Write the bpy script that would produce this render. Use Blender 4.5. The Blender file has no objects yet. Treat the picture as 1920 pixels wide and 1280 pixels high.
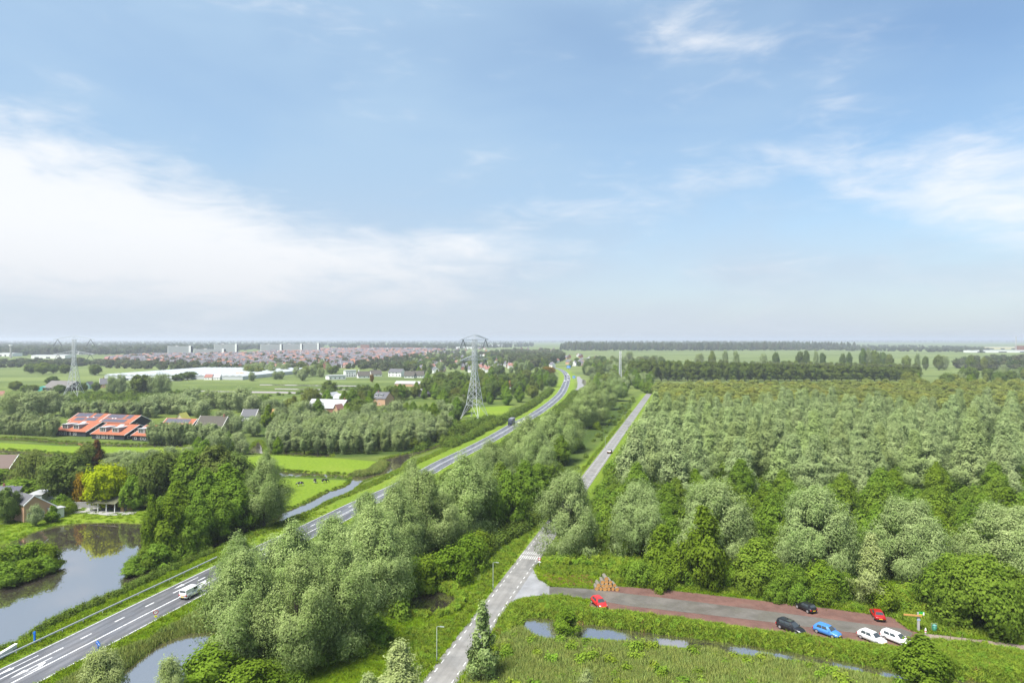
import bpy, bmesh, math, random
import numpy as np
from mathutils import Vector, Matrix
S = bpy.context.scene
COL = S.collection
RND = random.Random(7)
NR = np.random.default_rng(11)
R = math.radians

# ------------------------------------------------------------------ camera
HC = 48.0                       # camera height, metres
FPX = 1280.0                    # focal length in photo pixels (24 mm on 36 mm)
HY = 636.0                      # row of the horizon in the photo
cam_d = bpy.data.cameras.new('camera'); cam = bpy.data.objects.new('camera', cam_d); COL.objects.link(cam)
cam.location = (0, 0, HC); cam.rotation_euler = (R(90), 0, 0)
cam_d.lens = 24; cam_d.sensor_width = 36; cam_d.shift_y = -4.0 / 1920
cam_d.clip_start = 1; cam_d.clip_end = 120000
S.camera = cam

# ------------------------------------------------------------------ sun, sky, exposure
SUN_EL, SUN_AZ = 61.0, 226.0     # azimuth clockwise from the view direction (+Y): behind the camera, slightly left
sd = bpy.data.lights.new('sun', 'SUN'); so = bpy.data.objects.new('sun', sd); COL.objects.link(so)
sd.energy = 4.4; sd.angle = R(22); sd.color = (1.0, 0.965, 0.90)
dirv = Vector((math.sin(R(SUN_AZ)) * math.cos(R(SUN_EL)), math.cos(R(SUN_AZ)) * math.cos(R(SUN_EL)), math.sin(R(SUN_EL))))
so.rotation_euler = dirv.to_track_quat('Z', 'Y').to_euler()
S.view_settings.view_transform = 'Standard'; S.view_settings.look = 'None'
HAZE_D = 1.25e-4
S.view_settings.exposure = 1.0; S.view_settings.gamma = 1.0
S.view_settings.use_curve_mapping = False
S.cycles.max_bounces = 7; S.cycles.diffuse_bounces = 5; S.cycles.glossy_bounces = 2
S.cycles.transmission_bounces = 4; S.cycles.volume_bounces = 0; S.cycles.transparent_max_bounces = 8
S.cycles.use_denoising = True
S.cycles.caustics_reflective = False; S.cycles.caustics_refractive = False

W = bpy.data.worlds.new('World'); S.world = W; W.use_nodes = True
W.cycles.sampling_method = 'MANUAL'; W.cycles.sample_map_resolution = 256
wt = W.node_tree; wt.nodes.clear()
class NT:
    """small helper to write node trees as expressions"""
    def __init__(s, t): s.t = t
    def n(s, typ, **kw):
        nd = s.t.nodes.new(typ)
        for k, v in kw.items():
            if k.startswith('_'): setattr(nd, k[1:], v)
        return nd
    def put(s, sock, v):
        if isinstance(v, bpy.types.NodeSocket): s.t.links.new(v, sock)
        elif v is not None: sock.default_value = v
    def m(s, op, a, b=None, c=None, clamp=False):
        nd = s.t.nodes.new('ShaderNodeMath'); nd.operation = op; nd.use_clamp = clamp
        s.put(nd.inputs[0], a)
        if b is not None: s.put(nd.inputs[1], b)
        if c is not None: s.put(nd.inputs[2], c)
        return nd.outputs[0]
    def mix(s, f, a, b):
        nd = s.t.nodes.new('ShaderNodeMix'); nd.data_type = 'RGBA'
        s.put(nd.inputs[0], f); s.put(nd.inputs[6], a if not isinstance(a, tuple) else (*a[:3], 1)); s.put(nd.inputs[7], b if not isinstance(b, tuple) else (*b[:3], 1))
        return nd.outputs[2]
    def ss(s, v, a, b):          # smoothstep
        nd = s.t.nodes.new('ShaderNodeMapRange'); nd.interpolation_type = 'SMOOTHSTEP'
        s.put(nd.inputs[0], v); nd.inputs[1].default_value = a; nd.inputs[2].default_value = b
        return nd.outputs[0]
    def noise(s, vec, scale, detail=4, rough=0.55, dist=0.0):
        nd = s.t.nodes.new('ShaderNodeTexNoise')
        if vec is not None: s.put(nd.inputs['Vector'], vec)
        nd.inputs['Scale'].default_value = scale; nd.inputs['Detail'].default_value = detail
        nd.inputs['Roughness'].default_value = rough; nd.inputs['Distortion'].default_value = dist
        return nd.outputs['Fac']
    def mapping(s, vec, loc=(0,0,0), rot=(0,0,0), sc=(1,1,1)):
        nd = s.t.nodes.new('ShaderNodeMapping'); s.put(nd.inputs[0], vec)
        nd.inputs[1].default_value = loc; nd.inputs[2].default_value = rot; nd.inputs[3].default_value = sc
        return nd.outputs[0]
w = NT(wt)
sky = w.n('ShaderNodeTexSky', _sky_type='NISHITA', _sun_disc=False)
sky.sun_elevation = R(SUN_EL); sky.sun_rotation = R(SUN_AZ); sky.altitude = 0
sky.air_density = 1.0; sky.dust_density = 1.0; sky.ozone_density = 1.5
dirn = w.n('ShaderNodeTexCoord').outputs['Generated']
sp = w.n('ShaderNodeSeparateXYZ'); wt.links.new(dirn, sp.inputs[0])
az = w.m('ARCTAN2', sp.outputs[0], sp.outputs[1])
el = w.m('ARCSINE', sp.outputs[2])
def blob(px, py, sx, sy, tilt, amp):          # a soft cloud bank round one direction of the sky
    a0 = math.atan((px - 960) / FPX); e0 = math.atan((HY - py) / FPX * math.cos(a0))
    da = w.m('SUBTRACT', az, a0); de = w.m('SUBTRACT', el, e0)
    c, s_ = math.cos(R(tilt)), math.sin(R(tilt))
    u = w.m('DIVIDE', w.m('ADD', w.m('MULTIPLY', da, c), w.m('MULTIPLY', de, s_)), R(sx))
    v = w.m('DIVIDE', w.m('SUBTRACT', w.m('MULTIPLY', de, c), w.m('MULTIPLY', da, s_)), R(sy))
    r2 = w.m('ADD', w.m('MULTIPLY', u, u), w.m('MULTIPLY', v, v))
    return w.m('MULTIPLY', w.m('EXPONENT', w.m('MULTIPLY', r2, -1.0)), amp)
def addall(l):
    o = l[0]
    for q in l[1:]: o = w.m('ADD', o, q)
    return o
bank = addall([blob(40, 385, 13, 4.6, -6, 1.0), blob(330, 470, 12, 3.4, -8, .82), blob(700, 480, 10, 2.3, -2, .95), blob(860, 450, 6, 1.3, -4, .45),
               blob(-450, 330, 16, 7, 0, .9), blob(150, 520, 16, 2.0, 0, .30), blob(760, 560, 14, 1.6, -2, .45),
               blob(1790, 375, 9, 2.2, -14, .62), blob(1600, 300, 9, 2.2, -4, .50), blob(1570, 165, 2.2, 3.2, -25, .42), blob(1900, 290, 5, 3, 0, .45),
               blob(1275, 65, 4.6, 2.1, -10, .42), blob(1380, 70, 3.0, 1.2, 0, .30), blob(1500, 265, 14, 1.6, 4, .22), blob(2500, 300, 14, 6, 0, .7)])
strx = w.mapping(dirn, sc=(1, 1, 2.8))
n1 = w.noise(strx, 4.2, 6, .55, 0.45)
n2 = w.noise(w.mapping(dirn, rot=(0, R(12), R(20)), sc=(1, 1, 3.6)), 12.0, 4, .6, 0.6)
nz = w.m('ADD', w.m('MULTIPLY', w.m('SUBTRACT', n1, .5), 2.1), w.m('MULTIPLY', w.m('SUBTRACT', n2, .5), 1.0))
rest = w.m('MULTIPLY', w.ss(w.m('ABSOLUTE', az), R(48), R(75)), .42)         # ordinary broken cloud all the way round
cm = w.ss(w.m('ADD', w.m('ADD', bank, rest), nz), .10, 1.32)
veil = w.m('MULTIPLY', w.ss(w.noise(w.mapping(dirn, sc=(1, 1, 3)), 2.1, 4, .5, .3), .30, .75), .50)
hz = w.m('MULTIPLY', w.m('EXPONENT', w.m('MULTIPLY', w.m('MAXIMUM', el, 0.0), -7.0)), .80)   # thin white near the horizon
leftv = w.m('MULTIPLY', w.ss(az, R(34), R(-20)), .48)
fac = w.m('MINIMUM', w.m('ADD', w.m('ADD', veil, hz), leftv), .92)
skyc = w.mix(1.0, sky.outputs[0], sky.outputs[0])
vm = w.n('ShaderNodeVectorMath', _operation='MULTIPLY'); wt.links.new(sky.outputs[0], vm.inputs[0]); vm.inputs[1].default_value = (1.00, 1.09, 1.10)
veilc = w.mix(w.ss(el, R(.5), R(15)), (3.75, 4.2, 4.8), (2.75, 3.85, 5.1))
c1 = w.mix(fac, vm.outputs[0], veilc)
warm = w.mix(w.ss(el, R(1), R(9)), (4.8, 4.95, 5.2), (6.0, 6.05, 6.15))
c2 = w.mix(w.m('MULTIPLY', cm, .86), c1, warm)
bg = w.n('ShaderNodeBackground'); wt.links.new(c2, bg.inputs[0]); bg.inputs[1].default_value = 0.085
ow = w.n('ShaderNodeOutputWorld'); wt.links.new(bg.outputs[0], ow.inputs[0])

# ------------------------------------------------------------------ helpers
def P(px, py, z=0.0):
    """ground point (height z) that the photo shows at pixel px, py"""
    D = FPX * (HC - z) / (py - HY)
    return ((px - 960) * D / FPX, D)
def PP(l, z=0.0): return [P(a, b, z) for a, b in l]

def tag(o, label=None, cat=None, group=None, kind=None):
    if label: o['label'] = label
    if cat: o['category'] = cat
    if group: o['group'] = group
    if kind: o['kind'] = kind
    return o
def link(o, parent=None):
    COL.objects.link(o)
    if parent is not None: o.parent = parent
    return o
def empty(name, loc=(0, 0, 0), rz=0.0, parent=None):
    o = bpy.data.objects.new(name, None); o.location = loc; o.rotation_euler = (0, 0, rz); o.empty_display_size = .2
    return link(o, parent)
def mesh_obj(name, me, parent=None, mats=(), loc=None, rz=0):
    o = bpy.data.objects.new(name, me)
    for m_ in mats: me.materials.append(m_)
    if loc is not None: o.location = loc
    o.rotation_euler = (0, 0, rz)
    return link(o, parent)
def np_mesh(name, verts, faces, mats=(), matidx=None, smooth=False):
    """verts (N,3), faces: (M,k) array or list of tuples"""
    me = bpy.data.meshes.new(name)
    if isinstance(faces, np.ndarray):
        v = np.asarray(verts, np.float32); M, k = faces.shape
        me.vertices.add(len(v)); me.vertices.foreach_set('co', v.ravel())
        me.loops.add(M * k); me.loops.foreach_set('vertex_index', faces.astype(np.int32).ravel())
        me.polygons.add(M); me.polygons.foreach_set('loop_start', np.arange(0, M * k, k, dtype=np.int32))
        me.update(calc_edges=True)
    else:
        me.from_pydata([tuple(map(float, q)) for q in verts], [], [tuple(map(int, f)) for f in faces])
    for m_ in mats: me.materials.append(m_)
    if matidx is not None: me.polygons.foreach_set('material_index', np.asarray(matidx, np.int32))
    if smooth: me.polygons.foreach_set('use_smooth', np.ones(len(me.polygons), bool))
    me.update()
    return me
class MB:
    """collects simple solids into one mesh"""
    def __init__(s): s.v = []; s.f = []; s.mi = []
    def add(s, v, f, mi=0):
        o = len(s.v); s.v += [tuple(q) for q in v]; s.f += [tuple(o + i for i in q) for q in f]; s.mi += [mi] * len(f); return s
    def box(s, x0, x1, y0, y1, z0, z1, mi=0):
        v = [(x0,y0,z0),(x1,y0,z0),(x1,y1,z0),(x0,y1,z0),(x0,y0,z1),(x1,y0,z1),(x1,y1,z1),(x0,y1,z1)]
        return s.add(v, [(0,3,2,1),(4,5,6,7),(0,1,5,4),(1,2,6,5),(2,3,7,6),(3,0,4,7)], mi)
    def bar(s, a, b, r, n=4, r2=None, mi=0):
        a, b = Vector(a), Vector(b); d = (b - a)
        if d.length < 1e-6: return s
        d.normalize(); u = d.cross(Vector((0, 0, 1)))
        if u.length < 1e-3: u = d.cross(Vector((1, 0, 0)))
        u.normalize(); w_ = d.cross(u); r2 = r if r2 is None else r2
        v = []
        for q, rr in ((a, r), (b, r2)):
            for k in range(n):
                t = 2 * math.pi * (k + .5) / n; v.append(tuple(q + u * math.cos(t) * rr + w_ * math.sin(t) * rr))
        f = [(k, (k + 1) % n, n + (k + 1) % n, n + k) for k in range(n)]
        f += [tuple(range(n - 1, -1, -1)), tuple(range(n, 2 * n))]
        return s.add(v, f, mi)
    def tube(s, pts, rad, n=6, mi=0):
        o = len(s.v); pts = [Vector(p) for p in pts]; L = len(pts)
        for i, p in enumerate(pts):
            d = (pts[min(i + 1, L - 1)] - pts[max(i - 1, 0)]).normalized()
            u = d.cross(Vector((.3, .95, .1))).normalized(); w_ = d.cross(u)
            for k in range(n):
                t = 2 * math.pi * k / n; s.v.append(tuple(p + u * math.cos(t) * rad[i] + w_ * math.sin(t) * rad[i]))
        for i in range(L - 1):
            for k in range(n):
                s.f.append((o + i*n + k, o + i*n + (k+1) % n, o + (i+1)*n + (k+1) % n, o + (i+1)*n + k)); s.mi.append(mi)
        s.f.append(tuple(o + k for k in range(n - 1, -1, -1))); s.mi.append(mi)
        s.f.append(tuple(o + (L-1)*n + k for k in range(n))); s.mi.append(mi)
        return s
    def prism(s, outline, y0, y1, mi=0):        # outline in (x,z), extruded along y
        n = len(outline); v = [(x, y0, z) for x, z in outline] + [(x, y1, z) for x, z in outline]
        f = [tuple(range(n)), tuple(range(2*n - 1, n - 1, -1))] + [(k, n + k, n + (k+1) % n, (k+1) % n) for k in range(n)]
        return s.add(v, f, mi)
    def mesh(s, name, mats=(), smooth=False): return np_mesh(name, s.v, s.f, mats, s.mi, smooth)
    def build(s, name, mats, parent=None, smooth=False, loc=None, rz=0):
        mats = mats if isinstance(mats, (list, tuple)) else [mats]
        return mesh_obj(name, s.mesh(name, mats, smooth), parent, (), loc, rz)

def poly_sheet(name, pts, z, mat, kind='structure', parent=None):
    """a flat sheet from an outline (list of x,y)"""
    bm = bmesh.new(); vs = [bm.verts.new((x, y, z)) for x, y in pts]
    f = bm.faces.new(vs)
    if f.normal.z < 0: f.normal_flip()
    bmesh.ops.triangulate(bm, faces=[f])
    me = bpy.data.meshes.new(name); bm.to_mesh(me); bm.free(); me.materials.append(mat)
    o = mesh_obj(name, me, parent)
    for p in me.polygons:
        if p.normal.z < 0: p.flip()
    if kind and parent is None: o['kind'] = kind
    return o
def smooth_line(pts, n=8):
    """Catmull-Rom through points"""
    p = [np.array(q, float) for q in pts]; p = [2*p[0] - p[1]] + p + [2*p[-1] - p[-2]]; out = []
    for i in range(1, len(p) - 2):
        for k in range(n):
            t = k / n
            out.append(.5 * ((2*p[i]) + (-p[i-1] + p[i+1])*t + (2*p[i-1] - 5*p[i] + 4*p[i+1] - p[i+2])*t*t + (-p[i-1] + 3*p[i] - 3*p[i+1] + p[i+2])*t**3))
    out.append(p[-2]); return np.array(out)
def normals2(line):
    d = np.gradient(line, axis=0); d /= np.linalg.norm(d, axis=1)[:, None]
    return np.stack([d[:, 1], -d[:, 0]], 1)      # to the right of travel
def strip(name, line, t0, t1, z, mat, parent=None, kind='structure', cross=1, crown=0.0):
    """ribbon between offsets t0, t1 (arrays or numbers, metres right of the line)"""
    nrm = normals2(line); n = len(line)
    t0 = np.broadcast_to(t0, (n,)).astype(float); t1 = np.broadcast_to(t1, (n,)).astype(float)
    V = []
    for k in range(cross + 1):
        f = k / cross; q = line + nrm * (t0 + (t1 - t0) * f)[:, None]
        V.append(np.column_stack([q, np.full(n, z + crown * (1 - (2*f - 1)**2))]))
    V = np.array(V).transpose(1, 0, 2).reshape(-1, 3); c = cross + 1
    F = np.array([(i*c + k, i*c + k + 1, (i+1)*c + k + 1, (i+1)*c + k) for i in range(n - 1) for k in range(cross)])
    me = np_mesh(name, V, F, [mat])
    la = me.attributes.new('lat', 'FLOAT', 'POINT'); la.data.foreach_set('value', np.array([t0 + (t1 - t0) * k / cross for k in range(cross + 1)]).T.astype(np.float32).ravel())
    if sum(p.normal.z for p in me.polygons) < 0: me.flip_normals()
    o = mesh_obj(name, me, parent)
    if kind and parent is None: o['kind'] = kind
    return o
def inpoly(x, y, poly):
    x = np.asarray(x); y = np.asarray(y); ins = np.zeros(x.shape, bool); n = len(poly)
    for i in range(n):
        x0, y0 = poly[i]; x1, y1 = poly[(i + 1) % n]
        c = ((y0 > y) != (y1 > y)) & (x < (x1 - x0) * (y - y0) / (y1 - y0 + 1e-12) + x0); ins ^= c
    return ins
def dist_poly(x, y, poly, closed=True):
    d = np.full(np.shape(x), 1e9); n = len(poly)
    for i in range(n if closed else n - 1):
        ax, ay = poly[i]; bx, by = poly[(i + 1) % n]; dx, dy = bx - ax, by - ay
        t = np.clip(((x - ax) * dx + (y - ay) * dy) / (dx*dx + dy*dy + 1e-12), 0, 1)
        d = np.minimum(d, np.hypot(x - ax - t*dx, y - ay - t*dy))
    return d
def rand_in(poly, n, rng=NR, jitter_grid=None):
    a = np.array(poly); lo, hi = a.min(0), a.max(0); out = np.zeros((0, 2)); tries = 0
    while len(out) < n and tries < 200:
        q = lo + (hi - lo) * rng.random((max(n * 2, 64), 2)); q = q[inpoly(q[:, 0], q[:, 1], poly)]; out = np.vstack([out, q]); tries += 1
    return out[:n]

# ------------------------------------------------------------------ materials
def new_mat(name):
    m_ = bpy.data.materials.new(name); m_.use_nodes = True; m_.node_tree.nodes.clear(); t = NT(m_.node_tree)
    out = t.n('ShaderNodeOutputMaterial'); return m_, t, out
def principled(t, out, col, rough=.8, metal=0.0, spec=.5, bump=None, bstr=.3, bdist=.05, coat=0.0):
    b = t.n('ShaderNodeBsdfPrincipled'); t.put(b.inputs['Base Color'], col if not isinstance(col, tuple) else (*col[:3], 1))
    t.put(b.inputs['Roughness'], rough); t.put(b.inputs['Metallic'], metal); b.inputs['Specular IOR Level'].default_value = spec
    b.inputs['Coat Weight'].default_value = coat; b.inputs['Coat Roughness'].default_value = .06
    if bump is not None:
        bn = t.n('ShaderNodeBump'); bn.inputs['Strength'].default_value = bstr; bn.inputs['Distance'].default_value = bdist
        t.put(bn.inputs['Height'], bump); t.t.links.new(bn.outputs[0], b.inputs['Normal'])
    t.t.links.new(b.outputs[0], out.inputs[0]); return b
def simple(name, col, rough=.7, metal=0.0, var=.12, scale=3.0, spec=.4, coat=0.0, coords='Object'):
    """plain surface with a little uneven tone and grain"""
    m_, t, out = new_mat(name); tc = t.n('ShaderNodeTexCoord').outputs[coords]
    nn = t.noise(tc, scale, 5, .6); k = t.m('MULTIPLY_ADD', t.m('SUBTRACT', nn, .5), var * 2, 1.0)
    oi = t.n('ShaderNodeObjectInfo').outputs['Random']
    vm_ = t.n('ShaderNodeVectorMath', _operation='SCALE'); vm_.inputs[0].default_value = col[:3]; t.put(vm_.inputs['Scale'], k)
    principled(t, out, vm_.outputs[0], rough, metal, spec, coat=coat)
    return m_
# ================================================================== ground, water, roads
WZ = -0.55
WATER = {   # outlines read off the photo, put on the water level
 'pond': [(-70,1030),(6,1021),(31,1014),(62,997),(103,986),(141,981),(187,979),(235,980),(268,982),(274,1000),(266,1030),(260,1050),(264,1066),(290,1066),(315,1059),(359,1036),(422,1010),(470,990),(520,968),(530,960),
          (550,953),(577,942),(596,932),(617,921),(646,912),(655,906),(660,899),(656,893),(681,893),(711,887),(720,881),(731,867),(714,862),(760,851),(790,845),(812,838),(835,829),(842,833),(815,842),(775,856),(758,868),(749,879),(727,889),(703,895),(678,904),(656,923),(644,929),(614,940),(581,959),(542,974),(466,1001),(422,1019),(372,1050),(337,1065),(272,1090),(219,1118),(156,1146),(94,1172),(44,1207),(0,1225),(-90,1262),(-90,1130),(0,1104),(50,1086),(95,1073),(115,1060),(105,1046),(60,1033),(0,1036),(-60,1045)],
 'meadow_ditch': [(405,868),(430,873),(470,880),(505,881),(531,884),(589,887),(636,890),(657,893),(655,898),(620,896),(589,895),(560,895),(532,895),(504,890),(468,888),(422,880),(400,874)],
 'willow_pond': [(463,845),(476,836),(485,826),(492,836),(494,848),(527,848),(617,851),(622,858),(592,858),(531,854),(488,853),(466,852)],
 'roadside_ditch': [(150,1310),(200,1275),(229,1250),(264,1220),(295,1201),(332,1187),(357,1180),(400,1176),(432,1176),(434,1184),(395,1195),(388,1214),(378,1236),(355,1257),(347,1276),(330,1320)],
 'dark_pond': [(760,1150),(772,1113),(794,1115),(819,1108),(850,1118),(857,1130),(838,1150),(809,1157)],
 'parking_ditch': [(973,1165),(985,1153),(1031,1154),(1084,1164),(1143,1169),(1195,1181),(1294,1189),(1392,1202),(1462,1213),(1550,1226),(1644,1245),(1690,1254),(1790,1266),(1860,1274),(1990,1290),(1990,1326),(1844,1302),(1700,1282),(1640,1270),(1500,1244),(1395,1232),(1303,1220),(1241,1214),(1169,1205),(1097,1201),(1038,1202),(1000,1195),(978,1180)],
 'wood_pool': [(1098,1015),(1143,1020),(1160,1026),(1128,1029),(1096,1024)],
 'pylon_pond': [(848,820),(868,812),(892,810),(886,818),(868,828),(852,828)],
 'pylon_ditch': [(858,793),(880,789),(905,788),(906,792),(880,796),(862,797)],
 'long_canal': [(-60,843),(0,843),(40,845),(112,851),(152,853),(220,857),(312,857),(400,861),(400,868),(320,866),(220,867),(152,862),(112,861),(40,854),(0,851),(-60,850)],
 'house_ditch': [(-40,820),(60,823),(120,829),(230,833),(345,834),(345,839),(230,838),(120,834),(60,828),(-40,825)],
}
WP = {k: PP(v, WZ) for k, v in WATER.items()}
FAR_WATER = {
 'canal': [(1081,706),(1087,705.5),(1090,710),(1098,713),(1099.5,717),(1098,722),(1091,726),(1086,728),(1087,733),(1084,742),(1073,756),(1063,769),(1048,773),(1057,754),(1073,735),(1082,727),(1083,719)],
 'field_ditch': [(318,737),(400,738),(482,741),(482,744),(400,742.5),(318,741)],
 'field_ditch_b': [(355,731.5),(440,733.5),(440,735.3),(355,733)],
 'field_ditch_c': [(470,733.5),(530,734),(604,736.5),(604,740),(530,737),(470,736.5)],
 'field_ditch_d': [(487,720.5),(580,721.5),(684,723),(684,724.6),(580,723.2),(487,722)],
 'field_ditch_e': [(515,728),(600,729.2),(658,730),(658,731.6),(600,730.8),(515,729.8)],
 'road_ditch': [(946,780),(966,771),(966,775),(946,785)],
 'road_ditch_b': [(1020,735),(1030,730),(1032,733),(1022,740)],
 'field_ditch_f': [(180,747),(260,745),(260,748),(180,750)],
}
FWP = {k: PP(v) for k, v in FAR_WATER.items()}

# main road: left edge read off the photo
LE = [(-160,1331),(-60,1283),(0,1253.7),(120,1196),(240,1138),(330,1095),(415,1054),(479,1024),(574,981),(659,941),(728,911.5),(787,881),(815,866),(885,833),(925,812),(960,792),(987,779),(1020,758),(1045,736),(1056,715),(1057,703),(1046,692.5),(1020,686)]
MRL = smooth_line(PP(LE), 6)
arc = np.concatenate([[0], np.cumsum(np.linalg.norm(np.diff(MRL, axis=0), axis=1))])
MRW = np.interp(MRL[:, 1], [0, 165, 230, 5000], [9.2, 9.2, 7.6, 7.6])
MRC = np.interp(MRL[:, 1], [0, 165, 230, 5000], [5.6, 5.6, 3.8, 3.8])
MRN = normals2(MRL)
# lane: centre line
LR = [(842,1330),(862,1262),(905,1185),(936,1126),(1026,1003),(1088,917),(1140,847),(1180,790),(1214,742),(1222,731)]
def _lr():
    l = np.array(PP([(936,1126),(1025.5,1003.3)])); d = (l[1] - l[0]) / np.linalg.norm(l[1] - l[0])
    return l[0], d
a_ = np.array(P(935, 1126)); b_ = np.array(P(1214, 742)); dlr = (b_ - a_) / np.linalg.norm(b_ - a_)
LRL = np.array([a_ + dlr * s for s in np.arange(-70, np.linalg.norm(b_ - a_) + 25, 4.0)])
LRW = 4.9
PARK = PP([(1104,1143),(1113,1102),(1159,1099),(1238,1104),(1438,1127),(1560,1141),(1619,1149),(1675,1157),(1691,1171),(1712,1183),(1735,1188),(1737,1198),(1725,1208),(1690,1216),(1619,1206),(1525,1196),(1438,1186),(1326,1169),(1189,1150)])
STRIPA = PP([(1030,1099.5),(1110,1104),(1172,1112),(1300,1127),(1438,1145),(1560,1161),(1690,1178),(1712,1186),(1706,1194),(1640,1190),(1560,1181),(1438,1165),(1326,1152),(1182,1136),(1103,1122),(1030,1114.5)])
JUNC = PP([(1003,1056),(1000,1068),(1008,1083),(1031,1099),(1031,1115),(1000,1117),(972,1122),(955,1133),(940,1155),(938,1120),(985,1060)])
PATH = PP([(1728,1187),(1760,1190),(1840,1199),(1930,1210),(2010,1220),(2010,1232),(1930,1221.5),(1840,1209),(1760,1199),(1733,1197)])

def ground_z(x, y):
    x = np.asarray(x, float); y = np.asarray(y, float)
    z = .10 * np.sin(x * .13 + 1.7 * np.sin(y * .05)) * np.sin(y * .11 + .6) * .6
    z = np.where(y < 700, z, 0)
    dr = dist_poly(x, y, [tuple(q) for q in MRL + MRN * 4.0], False); z *= np.clip((dr - 7) / 4, 0, 1)
    dl = dist_poly(x, y, [tuple(q) for q in LRL], False); z *= np.clip((dl - 3.2) / 3, 0, 1)
    for pg in (PARK, STRIPA, JUNC, PATH):
        dd = dist_poly(x, y, pg); z *= np.where(inpoly(x, y, pg), 0, np.clip((dd - .5) / 3, 0, 1))
    for k, pg in WP.items():
        a = np.array(pg); m = (x > a[:, 0].min() - 4) & (x < a[:, 0].max() + 4) & (y > a[:, 1].min() - 4) & (y < a[:, 1].max() + 4)
        if not m.any(): continue
        xx, yy = x[m], y[m]; dd = dist_poly(xx, yy, pg); sg = np.where(inpoly(xx, yy, pg), -dd, dd)
        bw = .9 + .0035 * yy
        zz = np.interp(sg / bw, [-1.2, 0, .9], [-1.5, WZ - .04, 0]); zz = np.where(sg / bw > .9, z[m], np.minimum(z[m], zz))
        z[m] = zz
    return z

ys = [-400.0, 20.0, 70.0]
while ys[-1] < 660: ys.append(ys[-1] * 1.0047)
while ys[-1] < 60000: ys.append(ys[-1] * 1.035)
ys = np.array(ys); us = np.linspace(-1.05, 1.05, 460)
GX = us[None, :] * np.maximum(ys, 330.0)[:, None] * np.where(ys < 660, 1.0, 1.0)[:, None]
near = (ys < 330)[:, None]
GX = np.where(near, us[None, :] * (np.maximum(ys, 60)[:, None] * 1.0 + 0) * 1.0, us[None, :] * ys[:, None])
GX[:2] = us[None, :] * 600
GY = np.broadcast_to(ys[:, None], GX.shape)
gz = np.zeros(GX.shape); band = (GY > 60) & (GY < 660)
gz[band] = ground_z(GX[band], GY[band])
nr_, nc_ = GX.shape
idx = np.arange(nr_ * nc_).reshape(nr_, nc_)
F = np.stack([idx[:-1, :-1], idx[:-1, 1:], idx[1:, 1:], idx[1:, :-1]], -1).reshape(-1, 4)
gme = np_mesh('ground', np.stack([GX, GY, gz], -1).reshape(-1, 3), F, smooth=True)

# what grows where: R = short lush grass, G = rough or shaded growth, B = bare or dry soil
cov = np.zeros((nr_ * nc_, 4), np.float32); cov[:, 3] = 1
fx, fy = GX.ravel(), GY.ravel()
def soft(poly, w_): 
    d = dist_poly(fx, fy, poly); s_ = np.where(inpoly(fx, fy, poly), d, -d); return np.clip(s_ / w_ + .5, 0, 1)
LUSH = [[(530,896),(655,900),(650,908),(596,931),(550,952),(528,958),(490,950),(500,905)],
        [(420,862),(500,852),(620,858),(725,866),(718,880),(680,892),(600,887),(500,880),(430,872)],
        [(-30,828),(120,836),(340,840),(390,858),(150,852),(-30,842)],
        [(0,1020),(60,995),(140,978),(268,980),(272,955),(150,955),(60,975),(0,990)],
        [(760,770),(960,760),(940,785),(790,775)], [(-200,1090),(-60,1045),(0,990),(0,1010),(-60,1035)]]
for pg in LUSH: cov[:, 0] = np.maximum(cov[:, 0], soft(PP(pg), 1.5))
drm = dist_poly(fx, fy, [tuple(q) for q in MRL + MRN * 4.2], False); cov[:, 0] = np.maximum(cov[:, 0], np.clip((11.5 - drm) / 3, 0, 1) * (fy < 1200) * .85)
dll = dist_poly(fx, fy, [tuple(q) for q in LRL], False); cov[:, 0] = np.maximum(cov[:, 0], np.clip((7.5 - dll) / 3, 0, 1))
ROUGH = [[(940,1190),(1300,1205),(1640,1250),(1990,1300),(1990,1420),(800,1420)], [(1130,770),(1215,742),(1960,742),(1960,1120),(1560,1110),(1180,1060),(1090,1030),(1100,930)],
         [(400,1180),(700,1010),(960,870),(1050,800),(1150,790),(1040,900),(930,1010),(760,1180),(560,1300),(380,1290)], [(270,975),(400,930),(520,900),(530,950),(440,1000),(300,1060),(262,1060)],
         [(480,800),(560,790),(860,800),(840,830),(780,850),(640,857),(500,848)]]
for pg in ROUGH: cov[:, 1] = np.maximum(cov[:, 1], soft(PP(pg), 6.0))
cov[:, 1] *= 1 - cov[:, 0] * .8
for pg in ([(1020,1094),(1120,1100),(1160,1098),(1110,1076),(1010,1072)], [(1000,1120),(1100,1118),(1110,1140),(1060,1150)], [(1190,1150),(1320,1168),(1330,1180),(1200,1165)]):
    cov[:, 2] = np.maximum(cov[:, 2], soft(PP(pg), 3.0) * .6)
for q in WP.values():
    dd = dist_poly(fx, fy, q); cov[:, 2] = np.maximum(cov[:, 2], np.where(inpoly(fx, fy, q), 1, 0))
at = gme.attributes.new('cover', 'FLOAT_COLOR', 'POINT'); at.data.foreach_set('color', cov.ravel())

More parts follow.
